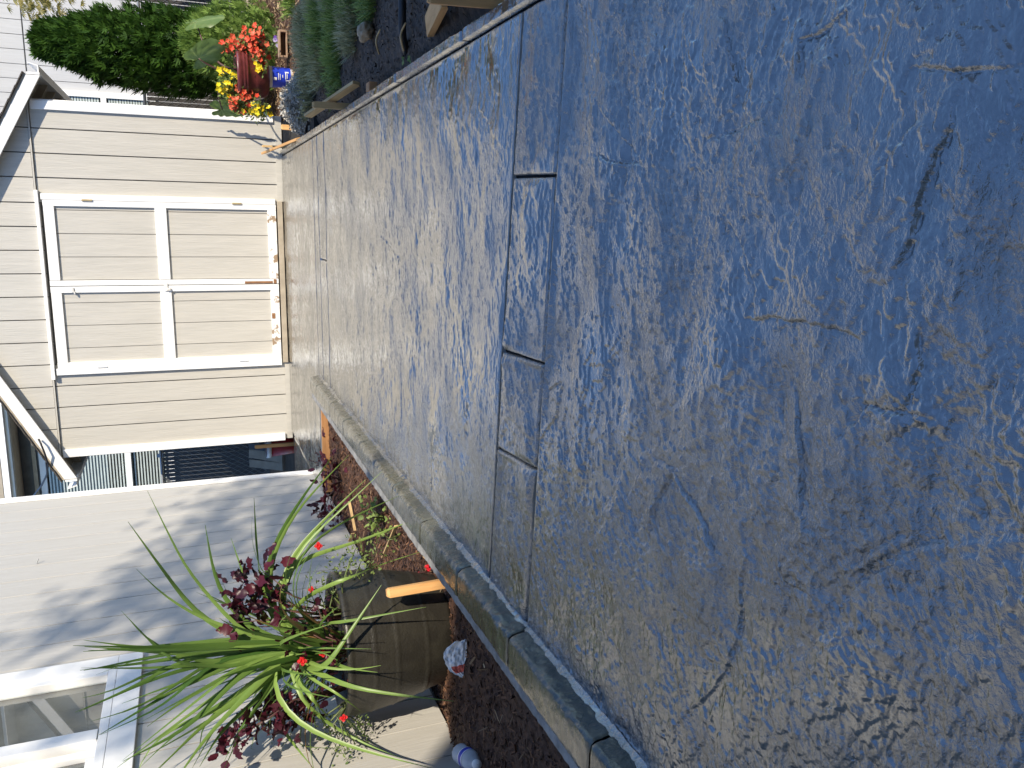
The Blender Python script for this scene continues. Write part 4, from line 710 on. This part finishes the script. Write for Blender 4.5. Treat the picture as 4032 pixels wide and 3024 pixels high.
# ================================================================== right bed: flower pot on a bucket, plants
KC = np.array((1.36, 8.85, -.06))
bk = thing('pail', 'small white pail with blue printed label under the burgundy pot', 'pail', loc=tuple(KC))
B().lathe([(.088, 0), (.100, .225), (.104, .225), (.104, .235), (.09, .235)], (0, 0, 0), 36, False).obj('body', 'white', bk, smooth=True); B().lathe([(.0908, .028), (.1005, .205)], (0, 0, 0), 36, False).obj('label_wrap', 'blue', bk, smooth=True)
def lbl(a0, a1, z0, z1):
    n = 8; v = [((.0925+.055*z)*math.cos(a), (.0925+.055*z)*math.sin(a), z) for z in (z0, z1) for a in np.linspace(R(a0), R(a1), n)]; B().add(v, [(i, i+1, i+n+1, i+n) for i in range(n-1)]).obj('label_print', 'white', bk)
for a0, a1, z0, z1 in ((-115, -100, .165, .195), (-112, -76, .145, .151), (-112, -80, .130, .135), (-100, -84, .105, .111), (-108, -70, .075, .083), (-104, -78, .062, .067), (-72, -64, .05, .085), (-118, -112, .04, .08)): lbl(a0, a1, z0, z1)
pc = KC+np.array((-.02, 0, .236))
fp = thing('flower_pot', 'glazed burgundy flower pot standing on the small pail', 'pot', loc=tuple(pc))
B().lathe([(.13, 0), (.165, .012), (.195, .06), (.215, .13), (.228, .20), (.245, .205), (.25, .215), (.246, .225), (.255, .232), (.26, .245), (.255, .258), (.265, .265), (.27, .30), (.262, .312), (.24, .312), (.235, .29)], (0, 0, 0), 56, False).obj('bowl', 'burg', fp, smooth=True); B().lathe([(.001, .285), (.238, .28)], (0, 0, 0), 24, False).obj('potting_soil', 'soil', fp)
pt = pc+np.array((0, 0, .29))
def calib(name, label, px, n, m, group, r=.030, depth=0.0):
    t = thing(name, label, 'plant', group, loc=tuple(pt)); fo = B(); fl = B(); st = B()
    for x, y, sg in px:
        c = atY(x, y, pt[1]-.12+RNG.normal(0, .05)+depth)-pt; st.tube([(c[0]*.2, c[1]*.2, 0), c*.6+np.array((0, 0, .05)), c], .003, 4)
        nf = int(n*sg)
        for i in range(nf):
            q = c+RNG.normal(0, 1, 3)*np.array((.045, .045, .045))*sg; d = np.array((RNG.normal(0, .4), -1+RNG.normal(0, .3), .45+RNG.normal(0, .3))); d /= np.linalg.norm(d); a = np.cross(d, (0, 0, 1)); a /= np.linalg.norm(a); bq = np.cross(a, d); rr = r*RNG.uniform(.75, 1.2); ang = np.linspace(0, 2*np.pi, 10, endpoint=False)
            V = [q-d*.006]+[q+(a*math.cos(t_)+bq*math.sin(t_))*rr*(1 if j % 2 == 0 else .72)+d*.004 for j, t_ in enumerate(ang)]; fl.add(V, [(0, 1+j, 1+(j+1) % 10) for j in range(10)], RNG.random())
        leaves(fo, [c-np.array((0, -.02, .01))], int(60*sg)+14, .022, np.array((.05, .045, .05))*max(sg, .6), (.1, 1))
    st.obj('stem', 'gstem', t); fo.obj('foliage', 'herb', t); fl.obj('blossoms', m, t); return t
calib('calibrachoa_plant', 'calibrachoa with bright yellow blooms cascading over the burgundy pot', [(885, 305, 1), (890, 330, 1), (905, 345, .8), (930, 320, .7), (960, 315, .8), (1000, 275, .7), (985, 260, .6), (1020, 268, .8), (1025, 285, .9), (985, 300, .6), (900, 375, .9), (880, 355, .7), (975, 430, .7), (1005, 425, .9), (1030, 435, .9), (1020, 450, .8), (945, 425, .5), (920, 400, .4)], 7, 'yellow', 'calibrachoa in the burgundy pot')
calib('calibrachoa_plant', 'calibrachoa with coral red blooms on the side away from the shed', [(905, 180, .9), (925, 165, 1), (940, 175, 1), (960, 165, 1), (980, 150, 1), (1000, 140, 1), (1010, 135, .8), (1030, 165, .8), (1020, 185, .9), (1035, 205, .8), (950, 190, .7), (990, 165, .8), (920, 195, .9), (1020, 220, .5), (1028, 243, .4)], 11, 'coral', 'calibrachoa in the burgundy pot')
calib('calibrachoa_plant', 'calibrachoa with orange red blooms between the yellow trails', [(945, 355, .9), (955, 370, .8), (940, 385, .8), (1000, 335, .8), (935, 390, .7), (995, 385, .8), (965, 410, .5), (920, 420, .5), (930, 425, .6)], 10, 'coral', 'calibrachoa in the burgundy pot')
gt = thing('grass_tuft', 'fine green grass tuft in the middle of the burgundy pot', 'plant', loc=tuple(pt)); b = B()
for i in range(110):
    a = RNG.uniform(0, 6.28); L = RNG.uniform(.08, .2); u = np.linspace(0, 1, 5); h = L*.7*u; z = L*(u-.5*u*u); b.ribbon(np.stack([.03*math.cos(a)+h*math.cos(a), .03*math.sin(a)+h*math.sin(a), z], 1), .005*(1-u*.9), (-math.sin(a), math.cos(a), 0), RNG.random(), .1)
b.obj('blades', 'lavg', gt)
taro = thing('elephant_ear_plant', 'elephant ear plant with three big heart shaped leaves on long stalks in the burgundy pot', 'plant', loc=tuple(pt))
def taro_leaf(c, tip, nrm, L, W, stalk, label=None):
    c, tip = np.array(c, float), np.array(tip, float); d = tip-c; d /= np.linalg.norm(d); nrm = np.array(nrm, float); nrm -= nrm@d*d; nrm /= np.linalg.norm(nrm); s = np.cross(d, nrm); nr, na = 7, 40; V = [c-pt]; T = [.9]
    for i in range(1, nr+1):
        for j in range(na):
            a = 2*np.pi*j/na; fx = math.cos(a); rad = (.62+.42*fx+.10*math.cos(2*a)+.05*math.cos(3*a)) if fx > 0 else (.55+.10*abs(fx)-.55*max(0, abs(fx)-.86)/.14)
            rr = rad*i/nr; x = rr*math.cos(a)*L*1.0; y = rr*math.sin(a)*W*1.35; rib = .010*abs(math.sin(a*6))*i/nr; zz = -.10*(x/L)**2*L-.30*(y*y)/W+rib+.006*RNG.normal()*i/nr
            V.append(c+d*x+s*y+nrm*zz-pt); T.append(np.clip(.45+.45*(abs(math.sin(a*6)) < .25)-.2*i/nr+RNG.normal(0, .05), 0, 1))
    F = [(0, 1+j, 1+(j+1) % na) for j in range(na)]+[(1+(i-1)*na+j, 1+i*na+j, 1+i*na+(j+1) % na, 1+(i-1)*na+(j+1) % na) for i in range(1, nr) for j in range(na)]
    o = B().add(V, F, T).obj('leaf', 'taro', taro, smooth=True)
    B().tube(bez([np.array(p)-pt for p in stalk]+[c-pt], 12), np.linspace(.014, .006, 12), 8).obj('stalk', 'stem', taro, smooth=True); return o
l1 = atY(800, 100, 9.0); taro_leaf(atY(770, 88, 9.0), atY(860, 62, 8.9), (.75, -.5, .5), .24, .13, [pt+np.array((.05, 0, 0)), atY(880, 268, 8.88), atY(800, 185, 8.95), atY(790, 130, 9.0)])
taro_leaf(atY(782, 230, 8.8), atY(860, 188, 8.65), (-.80, -.35, .5), .25, .14, [pt, atY(850, 270, 8.83), atY(805, 248, 8.82)])
taro_leaf(atY(875, 432, 9.42), atY(966, 436, 9.36), (-.75, -.6, .25), .24, .14, [pt+np.array((-.05, .05, 0)), atY(880, 312, 8.95), atY(862, 335, 9.05), atY(858, 365, 9.2), atY(868, 418, 9.38)])
BS = .72; bl = thing('hollow_block', 'tan hollow concrete block lying on its side by the violet pansy', 'block', loc=(1.70, 8.98, -.04), rz=R(-6)); bl.scale = (.85, .8, .66)
for c, d in (((0, 0, .03), (.30, .19, .02)), ((0, 0, .13), (.30, .19, .02)), ((-.14, 0, .08), (.025, .19, .08)), ((.14, 0, .08), (.025, .19, .08))): board(bl, 'block_wall', c, d, 'brick', .003)
board(bl, 'block_wall', (0, .085, .08), (.255, .02, .08), 'brick')
pz = atY(1085, 160, 9.2); ps = thing('pansy_plant', 'small violet and white pansy behind the hollow block', 'plant', loc=(pz[0], pz[1], -.03)); b = B(); leaves(b, [(0, 0, .06)], 90, .025, np.array((.06, .05, .03)), (.2, 1)).obj('foliage', 'herb', ps)
b = B()
for x, y in ((1085, 148), (1090, 155), (1093, 178), (1098, 182), (1082, 158)):
    q = atY(x, y, 9.15)-np.array(ps.location); a = np.linspace(0, 6.28, 8, endpoint=False); b.add([q]+[q+np.array((.022*math.cos(t), -.004, .022*math.sin(t))) for t in a], [(0, 1+j, 1+(j+1) % 8) for j in range(8)], RNG.random())
b.obj('blossoms', 'purple', ps)

def tuft(name, label, c, n, h, r, m, group, wd=.005, cat='plant', spread=1.0, tl=(0, 1)):
    t = thing(name, label, cat, group, loc=tuple(c)); b = B()
    for i in range(n):
        a = RNG.uniform(0, 2*np.pi); rr = r*math.sqrt(RNG.random()); x0, y0 = rr*math.cos(a), rr*math.sin(a); L = h*RNG.uniform(.6, 1.15); le = RNG.uniform(.15, .75)*spread*(rr/r+.3); a2 = a+RNG.normal(0, .5); u = np.linspace(0, 1, 4); z0 = h*.25*RNG.random()
        p = np.stack([x0+L*math.sin(le)*u*math.cos(a2), y0+L*math.sin(le)*u*math.sin(a2), z0-.03+L*math.cos(le)*u*(1-.15*u)], 1); tn = RNG.uniform(*tl)
        b.ribbon(p, wd*np.array([.6, 1, .8, .1]), (-math.sin(a2), math.cos(a2), RNG.normal(0, .4)), tn, .1)
        if RNG.random() < .5:
            for k in range(2):
                q = p[1]+(p[2]-p[1])*RNG.random(); d = np.array((RNG.normal(), RNG.normal(), 1.0)); d /= np.linalg.norm(d); b.ribbon(np.array([q, q+d*.02, q+d*.045]), wd*np.array([.7, .9, .1]), (d[1], -d[0], 0), min(1, tn+.1), .1)
    b.obj('foliage', m, t); return t
lavs = [(1.02, 7.45, .17, 'lav', 'grey lavender tuft right beside the silver foliage plant'), (1.28, 7.35, .18, 'lav', 'dense grey lavender behind the long slanted brace'), (1.55, 7.6, .18, 'lav', 'grey lavender in front of the hollow block'), (1.18, 6.75, .17, 'lav', 'lavender with woody stems at the soil edge'), (1.42, 6.7, .18, 'lavg', 'lavender with greener shoots in the middle of the row'), (1.70, 6.95, .18, 'lav', 'lavender mound farthest from the drive'), (1.10, 6.15, .15, 'lavg', 'yellow green spiky tuft leaning to the bare soil'), (1.32, 6.05, .17, 'lavg', 'green lavender behind the pale rock'), (1.55, 6.2, .17, 'lav', 'smoky lavender behind the green ones'), (1.20, 5.5, .15, 'lav', 'low lavender next to the pale rock'), (1.42, 5.45, .16, 'lavg', 'bright green lavender tuft behind the black pipe'), (1.30, 4.95, .13, 'lavg', 'small green lavender tuft nearest the black pipe')]
for x, y, h, m, lb in lavs: tuft('lavender_plant', lb, (x, y, zR(np.array([x]), np.array([y]))[0]), 520, h, .17, m, 'lavender row along the bare soil', .007)
tuft('weed_tuft', 'light green grassy weed behind the lavender row', (1.95, 8.35, -.04), 160, .18, .10, 'globe', None, .008)
tuft('weed_tuft', 'tiny green weed sprouting behind the crossed stakes', (.86, 6.3, -.04), 70, .09, .05, 'lavg', None, .006)
tuft('weed_tuft', 'little ferny weed on dark soil beside the long brace', (.95, 6.05, -.04), 60, .07, .06, 'lavg', None, .006)
dm = thing('dusty_miller_plant', 'silvery grey dusty miller mound at the shed end of the edge strip', 'plant', loc=(.98, 7.75, -.04)); b = B()
for i in range(1500):
    a = RNG.uniform(0, 6.28); q = math.sqrt(RNG.random()); rx, ry = .25*q, .42*q; c = np.array((rx*math.cos(a), ry*math.sin(a), .16*(1-q*q)*RNG.uniform(.5, 1.1)+.02+.03*math.sin(a*7+q*9))); d = np.array((math.cos(a)*q+RNG.normal(0, .5), math.sin(a)*q+RNG.normal(0, .5), .6)); leafblob(b, c, d, np.array((RNG.normal(0, .4), RNG.normal(0, .4), 1)), .045, .028, RNG.random(), .2)
b.obj('foliage', 'dusty', dm)
def rock(name, label, c, s, m):
    n = 14; u = np.linspace(0, np.pi, n); v = np.linspace(0, 2*np.pi, 20); U, V = np.meshgrid(u, v); x, y, z = np.sin(U)*np.cos(V), np.sin(U)*np.sin(V), np.cos(U); k = 1+.35*fbm(x*1.3+5, y*1.3+z*1.7, 1.4, 3); o = grid(name, c[0]+s[0]*x*k, c[1]+s[1]*y*k, c[2]+s[2]*z*k, m); return tag(o, label, 'rock')
r0 = atZ(1438, 125, .0); rock('rock', 'pale tan rock lying between the lavender and the bare soil', (r0[0], r0[1], .0), (.055, .07, .045), 'rock')
hp = [atZ(1582, -60, .0), atZ(1585, 60, .0), atZ(1583, 140, -.01), atZ(1592, 180, -.03), atZ(1600, 205, -.06)]
tag(B().tube(bez(hp, 16), .019, 10).obj('drip_pipe', 'hose', smooth=True), 'black pipe running across the dark soil toward the edge strip', 'pipe')
for x, y, lb in ((1600, 140, 'pale dry root curled on dark soil beside the black pipe'), (1500, 160, 'twisted dry root lying near the pale rock')):
    c = atZ(x, y, -.02); tag(B().tube(bez([c+np.array(v) for v in ((-.06, .05, .0), (-.02, .0, .03), (.02, .03, .02), (.05, -.03, .01))], 10), .005, 5).obj('dry_root', 'pineg', smooth=True), lb, 'root')
for x, y, lb in ((1592, 250, 'green leaf fallen by the edge strip near the pipe end'), (1620, 245, 'curled green leaf fallen against the edge strip')):
    c = atZ(x, y, -.02); b = B(); leafblob(b, c, np.array((.6, .8, .1)), np.array((-.3, -.3, 1)), .06, .035, .3); tag(b.obj('fallen_leaf', 'lavg', smooth=True), lb, 'leaf')
